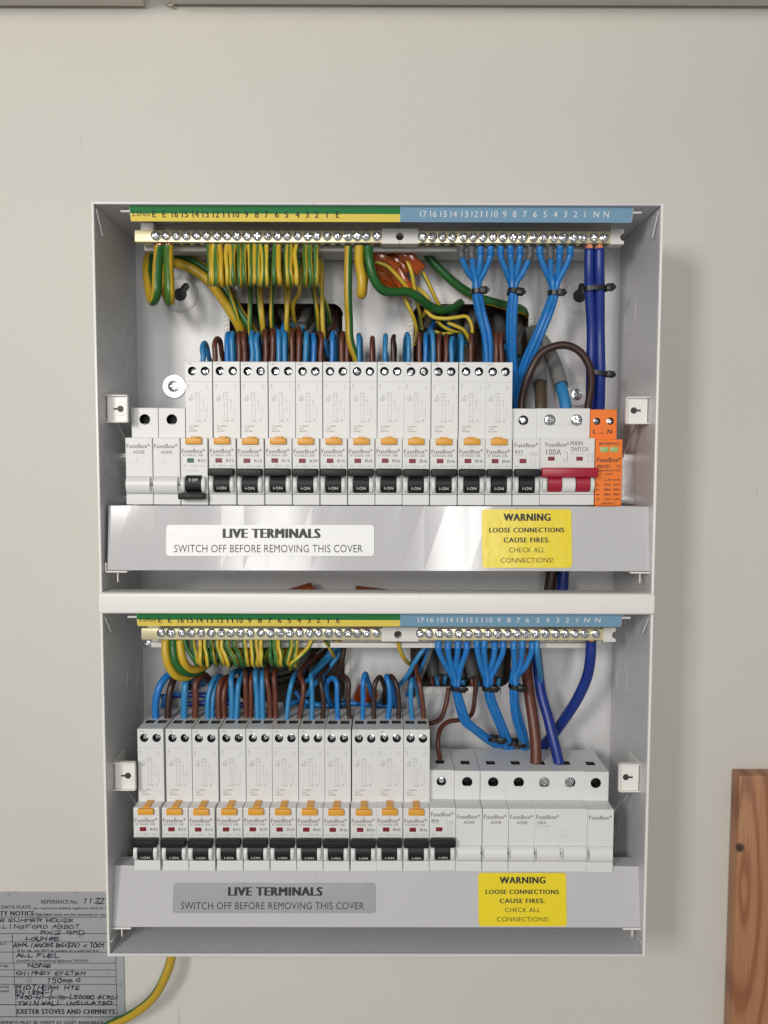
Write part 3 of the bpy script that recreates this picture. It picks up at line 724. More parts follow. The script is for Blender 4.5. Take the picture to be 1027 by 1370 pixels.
UX = [168, 204.5, 241.5, 279.5, 317, 354, 391, 428, 465, 501.5, 538, 575, 612, 648.5, 685.5, 722, 796]
def ux(px): return X(px, QN, 640)+PITCH_M/2-.0001
blank(ux(UX[0]), zU, 'blank white module at the end of the upper row, by the enclosure side', None)
blank(ux(UX[1]), zU, 'blank white module touching the breaker switched to OFF', None)
specs = [('B32', 'RTA0632 30B', 'breaker marked B32 switched OFF with green flag, upper row', True), ('B32', 'RTA0632 30B', 'upper-row breaker marked B32 switched on, beside the OFF breaker'),
         ('B16', 'RTA0616 30B', 'upper-row B16 breaker between a B32 and another B16'), ('B16', 'RTA0616 30B', 'upper-row B16 breaker between another B16 and the B20'),
         ('B20', 'RTA0620 30B', 'the only breaker marked B20 in the upper row'), ('B16', 'RTA0616 30B', 'upper-row B16 breaker between the B20 and the first B6')]
ordn = ['sixth', 'fifth', 'fourth', 'third', 'second', 'first']
for i in range(6): specs.append(('B6', 'RTA0606 30B', ordn[i]+' B6 breaker counted from the red main switch, upper row'))
for i, s in enumerate(specs):
    rcbo(ux(UX[2+i]), zU, s[0], s[1], s[2], 'residual current breakers of the upper row', True, len(s) > 3)
mcb(ux(UX[14]), zU, 'B32', 'short white B32 breaker without test button beside the red main switch')
# main switch
ms = place('main_switch', X(722.3, QN, 640)+WM+.0002, zU+.0002, 'double-width white main switch with red toggle marked 100A', 'main switch', None)
link('body', M_SW, ms); put_screws(ms, (-.0089, .0089), 0, False, M_SCR_BIG, .0008)
o = link('toggle', lever_mesh(-WM-.0002, WM+.0012, [(-.0128, -.0042), (.0053, .0140)], 'red_plastic', extra=.0012), ms, (0, 0, zf(.80)))
for cx, w_ in ((-.0152, .0022), (.0005, .0085), (.0158, .0022)):
    link('toggle_cheek', M_CH if w_ < .003 else cheek_mesh(w_), ms, (cx, 0, zf(.815)))
for cx in (-.0105, .0078): link('flag_window', box_mesh('flag_window', 'red_flag', cx-.0021, cx+.0021, -.00035, .0005, zf(.335), zf(.275), .0002, 1), ms)
k = Ink(); k.text('FuseBox*', -.0067, zf(.095), .0028, .0152, .012); k.text('MAIN', .0058, zf(.075), .0030, .0078, .006); k.text('SWITCH', .0078, zf(.165), .0029, .0112, .006); k.text('100A', -.0090, zf(.205), .0038, .0098, .006)
k.text('IEC 60947-3 AC22A', .0095, zf(.235), .0009, .0140, mi=1); k.rect(-.0003, .0000, zf(.345), zf(.20)); k.text('1', -.0016, zf(.205), .0014); k.text('O', -.0018, zf(.33), .0014)
for cx in (.0134, .0160): k.text('9', cx, zf(.275), .0020, mi=1); k.text('2', cx, zf(.33), .0014, mi=1)
link('print', k.mesh('print', ['print_grey', 'print_light']), ms, (0, -.00007, 0))
# surge protector
sp = place('surge_protector', X(795.5, QN, 640)+WM/2+.0003, zU-.0003, 'bright orange surge protection module at the end of the upper row', 'surge protector', None)
link('body', M_SP, sp); put_screws(sp, (-.0045, .0045), 0, False, M_SCR_S, .0022)
for f in (.32, .68): link('flag_window', box_mesh('flag_window', 'pale_green_flag', NX(f)-.0026, NX(f)+.0026, -.0003, .0005, zf(.19), zf(.115), .0003, 2), sp)
k = Ink(); k.text('RED-REPLACE', 0, zf(.065), .0017, .0130, .012); k.text('FuseBox*', 0, zf(.305), .0029, .0152, .014); k.text('SPDCUT2', NX(.30), zf(.405), .0020, .0084, .02); k.text('T2', NX(.86), zf(.405), .0020, .003, .012)
k.text('SURGE PROTECTION', 0, zf(.465), .0012, .0140, .012); k.text('DEVICE', 0, zf(.52), .0012, .005, .012)
for i, (a, b, c) in enumerate((('', 'L-N', 'N-PE'), ('Uc', '275V', '255V'), ('In', '20kA', '20kA'), ('Imax', '40kA', '40kA'), ('Up', '1.3kV', '1.5kV'))):
    z_ = zf(.605+.072*i)
    if a: k.text(a, NX(.10), z_, .0014, .0022, .012)
    k.text(b, NX(.46), z_, .0015, .0044, .012); k.text(c, NX(.80), z_, .0015, .0046, .012)
k.text('EN61643-11', 0, zf(.955), .0013, .0084, .012)
link('print', k.mesh('print', 'print_black'), sp, (0, -.00007, 0))
k = Ink(); k.text('L', -.0058, HT_M-.0146, .0030, None, .02); k.text('N', .0042, HT_M-.0146, .0030, None, .02); k.text('1.2Nm', -.0010, HT_M-.0156, .0011, .0042)
link('terminal_lettering', k.mesh('terminal_lettering', 'print_black'), sp, (0, QN-QB_M-.00007, 0))
k = Ink(); k.text('1.2Nm', -.0058, HT_M-.0022, .0010, .0040)

LX = [178.3, 216.5, 252, 289.3, 325, 361, 396.5, 432, 468.5, 503.3, 539, 574.3, 609.5, 645, 680.3, 714.9, 785.6]
def lx(px): return X(px, QN, 1120)+PITCH_M/2-.0001
specs = [('B45', 'RTA0645 30B', 'lower-row breaker marked B45 standing apart at the row end'), ('B32', 'RTA0632 30B', 'lower-row B32 breaker between the B45 and the B16'),
         ('B16', 'RTA0616 30B', 'the only breaker marked B16 in the lower row'), ('B32', 'RTA0632 30B', 'lower-row B32 breaker between the B16 and a B20'),
         ('B20', 'RTA0620 30B', 'lower-row B20 breaker between a B32 and another B20'), ('B20', 'RTA0620 30B', 'lower-row B20 breaker between another B20 and the first B6')]
ordn = ['fifth', 'fourth', 'third', 'second', 'first']
for i in range(5): specs.append(('B6', 'RTA0606 30B', ordn[i]+' B6 breaker with test button from the lower-row blanks'))
for i, s in enumerate(specs): rcbo(lx(LX[i]), zL+.0002, s[0], s[1], s[2], 'residual current breakers of the lower row', False)
mcb(lx(LX[11]), zL+.0004, 'B6', 'short white B6 breaker without test button beside the lower-row blanks')
for i, lb in enumerate(('lower-row blank module marked ADRB touching the short B6 breaker', 'middle of the three lower-row blank modules marked ADRB', 'lower-row blank module marked ADRB touching the double 100A blank')):
    blank(lx(LX[12+i]), zL, lb, 'single blank modules of the lower row')
blank(lx(LX[15])+PITCH_M/2, zL-.0002, 'double-width white link module marked 100A with two bright screws, lower row', None, 2, True, True)
blank(lx(LX[16]), zL-.0006, 'plain blank module without code at the end of the lower row', None, 1, False)

# ------------------------------------------------------------------ terminal bars
BSCREW = screw_mesh('bar_screw', .0031, .0024)
def term_bar(label, dy, es, ns, y_lab0, y_lab1, yb0, yb1, xl, xr, nn_shift, e_nums_y):
    q = .060; ql = .0822
    root = thing('terminal_bar', (0, -q, Z(yb1, q)), label, 'terminal bar'); o0 = root.location
    def part(name, me): return link(name, me, root, -o0)
    zt, zb_ = Z(yb0, q), Z(yb1, q); zs = (zt+zb_)/2+.0006
    xE0, xE1 = X(xl+5, q, yb0), X(511, q, yb0); xN0, xN1 = X(559, q, yb0), X(816.5 if dy == 0 else 807, q, yb0)
    xr_ = X(834 if dy == 0 else 823, q, yb0); xm = X(534.5 if dy == 0 else 532, q, yb0)
    part('earth_bar', box_mesh('earth_bar', 'brass', xE0, xE1, -q-.0008, -q+.007, zb_, zt, .0004, 2))
    part('neutral_bar', box_mesh('neutral_bar', 'brass', xN0, xN1, -q-.0008, -q+.007, zb_, zt, .0004, 2))
    # moulded carrier: back strip, tabs with half-round notches, lower lip
    bm = bmesh.new(); r = .0026; zc = (zt+zb_)/2
    def tab(xa, xb, notch):
        lp = [(xa, zb_-.0008), (xb, zb_-.0008)] if notch > 0 else [(xb, zb_-.0008), (xb, zt+.0012), (xa, zt+.0012)]
        if notch > 0:
            lp += [(xb-r*math.cos(R(a)), zc+r*math.sin(R(a))) for a in range(-90, 91, 15)]
            lp = [(xa, zb_-.0008), (xb-.0001, zb_-.0008)]+[(xb-r*math.sin(R(a)), zc-r*math.cos(R(a))) for a in range(0, 181, 18)]+[(xb-.0001, zt+.0012), (xa, zt+.0012)]
        elif notch < 0:
            lp = [(xb, zb_-.0008), (xb, zt+.0012), (xa+.0001, zt+.0012)]+[(xa+r*math.sin(R(a)), zc+r*math.cos(R(a))) for a in range(0, 181, 18)]+[(xa+.0001, zb_-.0008)]
        vs = [bm.verts.new((x, -q-.0014, z)) for x, z in lp]; f = bm.faces.new(vs); g_ = bmesh.ops.extrude_face_region(bm, geom=[f])
        for v in [u for u in g_['geom'] if isinstance(u, bmesh.types.BMVert)]: v.co.y += .009
    tab(xE1-.0002, xm, 1); tab(xm+.0001, xN0+.0002, -1); tab(xN1-.0002, xr_, 1)
    xa_ = X(xl+18, .045, yb1)
    bbox(bm, xa_, xr_-.012, -.046, -.0405, Z(yb1+11, .046), Z(yb1+4, .046), .0006, 2)
    bbox(bm, xa_, xr_-.004, -.042, -.012, Z(yb0-10, .045), Z(yb1+6, .045), .0006, 1)
    bbox(bm, xE0+.002, xE0+.011, -q+.006, -.040, zb_+.001, zt+.007, .0006, 1)
    part('carrier', finish(bm, 'carrier', 'holder_plastic'))
    bm = bmesh.new(); lathe(bm, [(0, .0), (.0034, 0), (.0034, .001)], 20); p = link('carrier_notch', finish(bm, 'carrier_notch', 'well_dark'), root, Vector((xm, -q+.0078, zc))-o0)
    # little wire holes in the underside of the bars
    for xs_, yy in ((es, 0), (ns, nn_shift)):
        for px in xs_:
            s = link('bar_screw', BSCREW, root, Vector((X(px, q+.003, yb0)+random.uniform(-.0002, .0002), -q-.0006-random.uniform(0, .0007), Z(yb0+.42*(yb1-yb0)+yy, q+.002)))-o0)
            s.rotation_euler = (random.uniform(-.12, .12), random.uniform(0, 6.28), random.uniform(-.12, .12)); k_ = random.uniform(.94, 1.06); s.scale = (k_, 1, k_)
    bm = bmesh.new()
    for px in es+ns:
        x_ = X(px, q, yb1); bbox(bm, x_-.0019, x_+.0019, -q+.0004, -q+.0048, zb_-.0005, zb_+.0002, 0)
    so = part('wire_hole', finish(bm, 'wire_hole', 'well_dark', False)); so['kind'] = 'stuff'
    # label strip: tilted plate with earth and neutral halves
    za, zb2 = Z(y_lab0, ql), Z(y_lab1, ql); xa, xb, xmid = X(xl, ql, y_lab0), X(xr, ql, y_lab0), X(535, ql, y_lab0)
    tl = math.atan2(.004, za-zb2)
    lab = link('label_strip', box_mesh('label_strip', 'holder_plastic', xa-.0004, xb+.0006, .0002, .0020, 0, za-zb2, .0003, 1), root, Vector((0, -ql, zb2))-o0); lab.rotation_euler = (tl, 0, 0)
    hh = za-zb2; zm = hh*.50
    for nm, m, a, b, c, d in (('green_band', 'label_green', xa, xmid, zm, hh), ('yellow_band', 'label_yellow', xa, xmid, 0, zm), ('blue_band', 'label_blue', xmid, xb, 0, hh)):
        link(nm, box_mesh(nm, m, a, b, -.0001, .0002, c, d, 0), lab)
    k = Ink(); qz = hh*.46
    names = ['E', 'E']+[str(i) for i in range(16, 0, -1)]+['E']
    for n_, px in zip(names, es): k.text(n_, X(px, ql, y_lab0), qz, .0038, None if len(n_) < 2 else .0038, .012)
    k.text('2.0Nm', X(xl+14, ql, y_lab0), qz+.0004, .0032, .0112)
    link('earth_lettering', k.mesh('earth_lettering', 'print_black'), lab, (0, -.00016, 0))
    k = Ink()
    for n_, px in zip([str(i) for i in range(17, 0, -1)]+['N', 'N'], ns): k.text(n_, X(px+1, ql, y_lab0), hh*.52, .0036, None if len(n_) < 2 else .0040, 0)
    link('neutral_lettering', k.mesh('neutral_lettering', 'print_white'), lab, (0, -.00016, 0))
    for s, xx in ((-1, xa), (1, xb)):
        link('lug', box_mesh('lug', 'holder_plastic', *sorted((xx, xx+s*.0062)), .0004, .0018, hh-.0042, hh-.003, .0003, 1), lab)
    # carrier mounting screw
    link('carrier_screw', BSCREW, root, Vector((X(197, .043, yb1+4), -.0425, Z(yb1+5, .043)))-o0)
z1c = lambda xs: [x*.4187+100 for x in xs]
z2c = lambda xs: [x*.4187+500 for x in xs]
UE = z1c([255, 287, 321, 353, 387, 419, 452, 485, 516, 549, 582, 613, 646, 677, 712, 743, 773, 806, 840, 872, 901, 931, 966])
UN = z2c([155, 187, 220, 252, 287, 319, 349, 382, 414, 446, 478, 511, 543, 576, 608, 640, 670, 706, 738])
LE = z1c([274, 305, 340, 370, 401, 433, 466, 497, 528, 559, 592, 624, 655, 686, 717, 749, 778, 810, 842, 871, 902, 932, 964])
LN = z2c([148, 177, 210, 240, 272, 303, 334, 366, 396, 428, 458, 487, 520, 551, 583, 614, 645, 676, 711])
term_bar('upper earth and neutral terminal bar with green, yellow and blue number strip', 0, UE, UN, 276.5, 297, 309, 325, 175, 844.5, 1.2, 0)
term_bar('lower earth and neutral terminal bar just beneath the rolled crossbar', 1, LE, LN, 818, 838, 841, 856, 184, 830, .4, 0)

# ------------------------------------------------------------------ wires
WORDS = 'seventeen sixteen fifteen fourteen thirteen twelve eleven ten nine eight seven six five four three two one'.split()
ENAMES = ['first E', 'second E']+WORDS[1:]+['last E', 'last E', 'last E', 'last E', 'last E']
NNAMES = WORDS+['N', 'N']
def near(x, xs, names): return names[min(range(len(xs)), key=lambda i: abs(xs[i]-x))]
UB = ['the switched-off upper breaker', 'the switched-on upper B32 breaker', 'the upper B16 breaker next to the B32', 'the upper B16 breaker before the B20', 'the upper B20 breaker', 'the upper B16 breaker next to the B6']+[w_+' upper B6 breaker from the main switch' for w_ in ('sixth', 'fifth', 'fourth', 'third', 'second', 'first')]
LB = ['the lower B45 breaker', 'the lower B32 breaker next to the B45', 'the lower B16 breaker', 'the lower B32 breaker next to the B16', 'the lower B20 breaker next to the B32', 'the lower B20 breaker next to the B6']+[w_+' lower B6 breaker from the blanks' for w_ in ('fifth', 'fourth', 'third', 'second', 'first')]
QE = .0565
GY = 'earth_stripe'
# --- upper earth bar
big = 'thick green-yellow earth cable hanging in a U-loop at the upper earth bar end'
def copper(parent, px, py, q, r, l=.004):
    p = P(px, py, q); m = bpy.data.meshes.new
    bm = bmesh.new()
    for i in range(6):
        a = 2*math.pi*i/6; x = p.x+r*.55*math.cos(a); y = p.y+r*.55*math.sin(a)
        bmesh.ops.create_cone(bm, cap_ends=True, segments=7, radius1=r*.36, radius2=r*.3, depth=l, matrix=Matrix.Translation((x, y, p.z+l*.3)))
    link('copper_strands', finish(bm, 'copper_strands', 'copper'), parent, -parent.location)
o = wire('earth_cable', [(213, 330, QE), (211, 365, .060), (208, 393, .060), (204, 403, .052), (200, 388, .042), (197, 358, .034), (203, 341, .024), (236, 340, .018), (268, 355, .016), (296, 380, .014), (322, 418, .012), (342, 450, .008), (352, 480, -.01)], .0034, 'earth_green', 'outer thick green-yellow cable looped against enclosure side under upper earth bar', 'looped main earth cables', phase=.55, twist=0)
copper(o, 213, 329, QE, .0026)
o = wire('earth_cable', [(225, 330, QE), (225.5, 365, .060), (227, 393, .060), (227, 403, .054), (222, 388, .046), (221, 362, .036), (230, 352, .028), (254, 359, .024), (278, 375, .022), (300, 404, .018), (318, 436, .012), (332, 470, -.004)], .0034, 'earth_yellow', 'inner thick green-yellow cable looped beside the keyhole under upper earth bar', 'looped main earth cables', phase=.02, twist=0)
copper(o, 225, 329, QE, .0026)
combx = [430, 441, 452, 467, 487, 506, 525, 541, 560, 573, 586, 613, 653, 677, 708, 735, 752, 771, 498, 599, 638, 692]
ends = {2: (318, 440), 7: (334, 452), 8: (350, 445), 9: (351, 452), 11: (363, 440), 12: (386, 446), 13: (383, 450), 14: (392, 420), 15: (424, 432), 16: (436, 420), 17: (432, 460)}
for i, zx in enumerate(combx):
    x = zx*.4187+100; j = random.uniform(-1.2, 1.2)
    xt = min(UE, key=lambda u: abs(u+2-x)); xt = (x*.75+xt*.25)
    pts = [(xt, 328, QE), (x-.3, 340, .0585), (x+j*.2, 362, .0615), (x+j*.4+.6, 375+j, .0605), (x+1+j, 381+j*.8, .054), (x+1.5, 374, .0455), (x+2, 360, .040)]
    if i in ends:
        ex, ey = ends[i]
        pts += [(x+3, 350, .033), (x+5, 348, .027), (x+6.5, 356, .022), (x+(ex-x)*.45+4, 392, .020), (ex, ey-12, .016), (ex+3, ey+12, .004), (ex+5, ey+22, -.012)]
    else: pts += [(x+4, 345, .031), (x+7, 340, .020), (x+8, 338, .010)]
    wire('earth_wire', pts, .00166, GY if i % 3 else 'earth_yellow', 'thin green-yellow comb wire beneath number %s of the upper earth strip' % near(x, UE, ENAMES), 'earth wires of the upper row', phase=random.choice((.36, .42, .47, .0, .05, .7, .95)), twist=random.uniform(-4, 4))
wire('earth_wire', [(466, 330, QE), (466, 365, .058), (466, 400, .056), (466, 430, .052), (469, 455, .050), (476, 480, .046), (482, 494, .043)], .0027, 'earth_green', 'straight green-yellow wire dropping from upper earth bar down to the breakers', phase=.6, twist=0)
o = wire('earth_cable', [(480.5, 330, QE), (481, 350, .058), (482.5, 376, .059), (483, 393, .056), (484, 392, .048), (487, 375, .040), (489, 350, .030), (490, 335, .016)], .0031, 'earth_yellow', 'amber-looking earth cable hanging in a short single loop', phase=.62, twist=0)
o = wire('earth_cable', [(492, 330, QE), (494, 350, .058), (500, 372, .056), (511, 388, .052), (527, 391, .047), (545, 391, .043), (560, 399, .038), (576, 410, .031), (592, 415, .025), (606, 411, .016), (616, 405, .004), (622, 404, -.012)], .0031, 'earth_green', 'thick green earth cable snaking sideways past the amber connectors', phase=.25, twist=1)
wire('earth_cable', [(560, 326, .020), (570, 340, .020), (590, 362, .018), (614, 383, .016), (640, 397, .014), (668, 408, .012), (690, 412, .009), (702, 416, .000), (708, 420, -.012)], .0032, 'earth_green', 'thick green earth cable passing behind the first tied blue bundle', phase=.3, twist=2)
thin = 'thin green-yellow earth wire in the tangle beside the amber connectors'
for pts in ([(530, 338, .030), (542, 346, .032), (550, 362, .033), (554, 382, .030), (556, 400, .026), (561, 420, .018), (563, 440, .006)],
            [(565, 364, .030), (572, 376, .029), (580, 394, .026), (588, 410, .020), (590, 420, .006)],
            [(556, 384, .026), (568, 394, .025), (574, 402, .024), (572, 412, .02), (566, 424, .012)],
            [(502, 350, .036), (516, 356, .036), (530, 366, .034), (543, 384, .030), (552, 398, .026)],
            [(540, 397, .034), (548, 412, .032), (555, 430, .028), (556, 444, .022), (554, 460, .006)],
            [(569, 415, .026), (580, 424, .028), (596, 427, .029), (612, 424, .030), (624, 424, .029), (630, 436, .028), (630, 448, .026), (628, 466, .016)],
            [(584, 430, .026), (594, 438, .024), (605, 443, .022), (616, 446, .016), (624, 458, .004)],
            [(598, 432, .026), (610, 436, .026), (620, 443, .025), (625, 452, .022), (628, 466, .01)],
            [(582, 444, .022), (592, 447, .024), (604, 445, .022), (612, 446, .01)]):
    wire('earth_wire', pts, .0014, GY, thin, 'tangled earth wires behind the upper breakers', seg=10)
# --- amber connectors
def connector(px, py, q, ln, wd, ang, label):
    c = P(px, py, q); r = thing('wire_connector', c, label, 'connector', None)
    r.rotation_euler = (R(18), R(ang), R(12))
    bm = bmesh.new(); bbox(bm, -ln/2, ln/2, -.004, .004, -wd/2, wd/2, .0012, 3); link('housing', finish(bm, 'housing', 'amber_clear'), r)
    bm = bmesh.new()
    for i in range(3): bbox(bm, -ln/2+.002, ln/2-.003, -.0022, .0022, -wd/2+.0012+i*(wd-.0024)/3, -wd/2+.0006+(i+1)*(wd-.0024)/3, .0004, 1)
    link('clamp_spring', finish(bm, 'clamp_spring', 'copper'), r)
connector(513, 352, .030, .022, .012, 30, 'amber clear wire connector touching the snaking green earth cable')
connector(535, 374, .027, .022, .010, 52, 'amber clear wire connector lowest in the upper tangle')
connector(550, 349, .030, .020, .009, 42, 'amber clear wire connector beneath the carrier notch of upper bar')
connector(518, 374, .026, .020, .010, 24, 'amber clear wire connector just above the snaking green cable bend')
connector(533, 352, .024, .018, .009, 62, 'amber clear wire connector in the middle of the upper cluster')
connector(399, 797, .018, .024, .012, -16, 'amber connector peeking over the crossbar, above lower earth numbers')
connector(497, 799, .018, .026, .013, 9, 'amber connector peeking over the crossbar, near the blue number strip')
connector(489, 930, .012, .016, .011, 20, 'small amber connector half hidden behind lower-row wire hooks')
# --- upper neutral bundles
def bundle(tops, tie, below, q_tie, r, m, label, group, sleeves=(), qtop=QE, ytop=331, tie_label=None):
    offs = [(-1, -.3), (-.34, .8), (.34, -.7), (1, .4)]; k = 2.05*r*1000
    if len(tops) == 3: offs = [(-.9, 0), (0, .8), (.9, -.2)]
    for i, tx in enumerate(tops):
        ox, oq = offs[i]; w = 3.3*r/.0021
        pts = [(tx, ytop, qtop), (tx, ytop+11, qtop+.001), (tx+(tie[0]-tx)*.42, ytop+.55*(tie[1]-ytop), (qtop+q_tie)/2), (tie[0]+ox*w*1.15, tie[1]-12, q_tie+oq*r), (tie[0]+ox*w, tie[1], q_tie+oq*r)]
        for (bx, by, bq) in below: pts.append((bx+ox*w*1.12, by, bq+oq*r*1.1))
        o = wire('neutral_wire', pts, r, m, label % near(tx, UN if ytop < 500 else LN, NNAMES), group)
        n_s = 1; d_ = 0
        while d_ < (.0072 if i in sleeves else .0048): d_ += (o_path[n_s]-o_path[n_s-1]).length; n_s += 1
        link('sleeve', tube_mesh('sleeve', o_path[:n_s], r*(1.26 if i in sleeves else 1.18), 'sleeve_grey' if i in sleeves else m), o)
    cable_tie(tie[0], tie[1], q_tie, w*1.35, r*2.0, tie_label)
def cable_tie(px, py, q, wpx, dq, label, tail=True, ang=None):
    ang = random.uniform(-7, 9) if ang is None else ang
    c = P(px, py, q); sc = (P(px+1, py, q)-c).length; a = wpx*sc+.0012; b = dq+.0009
    r = thing('cable_tie', c, label, 'cable tie', 'black cable ties'); r.rotation_euler = (R(random.uniform(-5, 5)), R(ang), 0)
    n = 28; bm = bmesh.new(); rows = []
    for i in range(n):
        t = 2*math.pi*i/n; ct, s_ = math.cos(t), math.sin(t); e = .75
        x, y = a*math.copysign(abs(ct)**e, ct), b*math.copysign(abs(s_)**e, s_); x2, y2 = x*(1+.0009/a), y*(1+.0009/b)
        rows.append([bm.verts.new(p) for p in ((x, y, -.0015), (x2, y2, -.0015), (x2, y2, .0015), (x, y, .0015))])
    for i in range(n):
        for j in range(4): bm.faces.new((rows[i][j], rows[(i+1) % n][j], rows[(i+1) % n][(j+1) % 4], rows[i][(j+1) % 4]))
    link('band', finish(bm, 'band', 'tie_black'), r)
    link('lock', box_mesh('lock', 'tie_black', a-.0020, a+.0032, -b*.75-.0020, -b*.75+.0028, -.0023, .0023, .0006, 2), r)
    if tail: link('tail', box_mesh('tail', 'tie_black', a+.001, a+.0046, -b*.75-.0008, -b*.75+.0004, -.0012, .0012, .0003, 1), r)
bl = 'tied bright blue wire from terminal %s of the upper neutral bar'
bundle(z2c([280, 312, 340, 372]), (638, 390), [(642, 416, .046), (650, 445, .044), (652, 470, .042), (652, 492, .040)], .050, .0020, 'wire_blue', bl, 'tied neutral wires of the upper row', (0, 1), tie_label='cable tie around upper blue bundle crossed by thick green cable')
bundle(z2c([405, 436, 466, 499]), (686.5, 391), [(685, 420, .046), (684, 460, .040), (686, 500, .032), (691, 552, .022)], .050, .0020, 'wire_blue', bl, 'tied neutral wires of the upper row', (3,), tie_label='cable tie around the middle upper blue bundle')
bundle(z2c([530, 563, 595, 627]), (741, 392), [(733, 418, .046), (718, 452, .042), (704, 486, .036), (694, 520, .028), (690, 555, .02)], .050, .0020, 'wire_blue', bl, 'tied neutral wires of the upper row', (1,), tie_label='cable tie around the slanting upper blue bundle')
for i, (tx, bx, lb) in enumerate(((788, 790, 'thick royal blue tail beside the slanting bundle, from upper neutral bar'), (801.5, 803, 'thick royal blue tail at the extreme end of the upper neutral bar'))):
    o = wire('neutral_cable', [(tx, 333, .057), (tx, 360, .056), (tx+.5, 387, .053), (bx, 440, .048), (bx, 500, .045), (bx-1, 560, .038)], .0033 if i == 0 else .0036, 'wire_royal', lb)
    copper(o, tx, 332, .057, .0030, .005)
cable_tie(797, 387, .053, 13.5, .0036, 'upper cable tie binding the two royal blue tails')
cable_tie(800, 499, .045, 11, .0036, 'lower cable tie on the royal blue tails above surge protector')
wire('link_cable', [(697, 560, .047), (699, 530, .047), (708, 497, .049), (726, 472, .051), (752, 461, .052), (776, 470, .052), (788, 490, .051), (790, 515, .049), (786, 545, .047), (785, 560, .046)], .0026, 'wire_dark_brown', 'dark brown cable arching from short breaker over to surge protector')
for nm, col, pts, cut, r, lb in (('brown', 'wire_grey_brown', [(712, 440, .006), (717, 470, .014), (721, 500, .028), (722.5, 522, .038), (723.5, 548, .044), (723, 562, .044)], 3, .0048, 'grey sheathed supply cable ending in a brown core at main switch'),
                             ('blue', 'wire_light_blue', [(724, 455, .004), (738, 478, .014), (746, 500, .026), (752, 522, .036), (757, 545, .042), (758, 560, .043)], 3, .0047, 'grey sheathed supply cable ending in a blue core at main switch')):
    path = px_path(pts); n = len(path); k_ = int(n*.66)
    t = thing('supply_cable', path[-1], lb, 'cable', None)
    link('core', tube_mesh('core', path[k_-6:], r*.88, col), t, path[k_-6]-path[-1])
    link('sheath', tube_mesh('sheath', path[:k_+1], r*1.06, 'sheath_grey', 16), t, path[0]-path[-1])
# --- short wires above upper breakers
def hook(x, top, q0, col, r, label, group, side=3, ybase=489, back=None, lean=0):
    pts = [(x, ybase, q0), (x+lean*.3, ybase-14, q0), (x+lean*.8, top+9, q0-.001), (x+lean+side*.45, top+1.5, q0-.006), (x+lean+side*1.2, top+5, q0-.013), (x+lean+side*1.9, top+18, q0-.020), (x+lean+side*2.3, ybase-4, q0-.030), (x+lean+side*2.5, ybase+14, q0-.034)]
    if back: pts = pts[:4]+back
    return wire('live_wire' if 'brown' in col else 'neutral_wire', pts, r, col, label, group, phase=0, twist=0)
UW = [(271, 457, 'wire_light_blue', 4.5), (287, 452, 'wire_brown', 5), (303.8, 446, 'wire_blue', 1.5), (310.8, 445, 'wire_light_blue', 1.5), (320, 444, 'wire_brown', 2), (327, 443, 'wire_brown', 2), (336, 443, 'wire_light_blue', 1.5), (343.5, 446, 'wire_light_blue', 1.5), (354.5, 441, 'wire_brown', -1), (363.5, 440, 'wire_brown', 1), (372.5, 443, 'wire_light_blue', 1), (381, 445, 'wire_light_blue', 1), (390.5, 440, 'wire_brown', 1), (399, 441, 'wire_brown', 1),
      (408, 444, 'wire_light_blue', 2), (419, 446, 'wire_blue', -2), (429, 445, 'wire_brown', -2), (444, 443, 'wire_blue', 2), (457.5, 444, 'wire_brown', 2), (464, 448, 'wire_brown', 1),
      (480.5, 447, 'wire_light_blue', .8), (498, 451, 'wire_brown', .8), (515.5, 448, 'wire_light_blue', .8), (526.5, 448, 'wire_dark_brown', .8), (546, 446, 'wire_light_blue', -2.6), (561, 444, 'wire_brown', 1), (568.5, 446, 'wire_blue', 1.5), (579, 441, 'wire_light_blue', -2), (587, 446, 'wire_brown', 2), (596, 448, 'wire_brown', 1), (604, 452, 'wire_light_blue', 2), (617.5, 447, 'wire_light_blue', -2.4), (629.5, 447, 'wire_brown', 1.4), (663.5, 446, 'wire_brown', .8), (670.5, 445, 'wire_brown', .8)]
for x, tp, c, s in UW:
    hook(x, tp, .0475+random.uniform(-.0012, .0012), c, .00185 if x < 470 else .00165, ('short brown' if 'brown' in c else 'short blue')+' wire into '+near(512+(x-512)/.955, [268+36.1*i for i in range(12)], UB), 'short %s wires above the upper breakers' % ('brown' if 'brown' in c else 'blue'), s, lean=random.uniform(-.8, .8))
# dim wires inside the upper openings
dim = [((430, 470, .010), (446, 440, .008), (452, 415, -.01), 'wire_dark_brown'), ((380, 470, .008), (378, 440, .006), (384, 424, -.012), 'wire_blue'), ((400, 470, .008), (412, 448, .010), (424, 430, -.01), 'sleeve_grey'), ((560, 478, .012), (566, 452, .014), (572, 436, -.008), 'wire_dark_brown'), ((576, 478, .014), (574, 450, .018), (580, 430, -.004), 'wire_blue'),
       ((640, 480, .01), (634, 452, .012), (640, 425, -.012), 'wire_dark_brown'), ((590, 478, .012), (586, 455, .012), (596, 436, -.01), 'wire_dark_brown'), ((612, 478, .012), (606, 452, .016), (598, 430, -.01), 'wire_blue'), ((440, 478, .014), (432, 452, .014), (420, 436, -.01), 'wire_blue'), ((352, 478, .012), (360, 452, .010), (368, 430, -.012), 'wire_dark_brown'), ((680, 490, .012), (690, 462, .012), (700, 440, -.012), 'sleeve_grey')]
for a, b, c, m in dim:
    wire('rear_wire', [a, b, c], .0019, m, 'dim wire running back into an upper cable opening', 'wires vanishing into the upper openings', phase=0, twist=0)
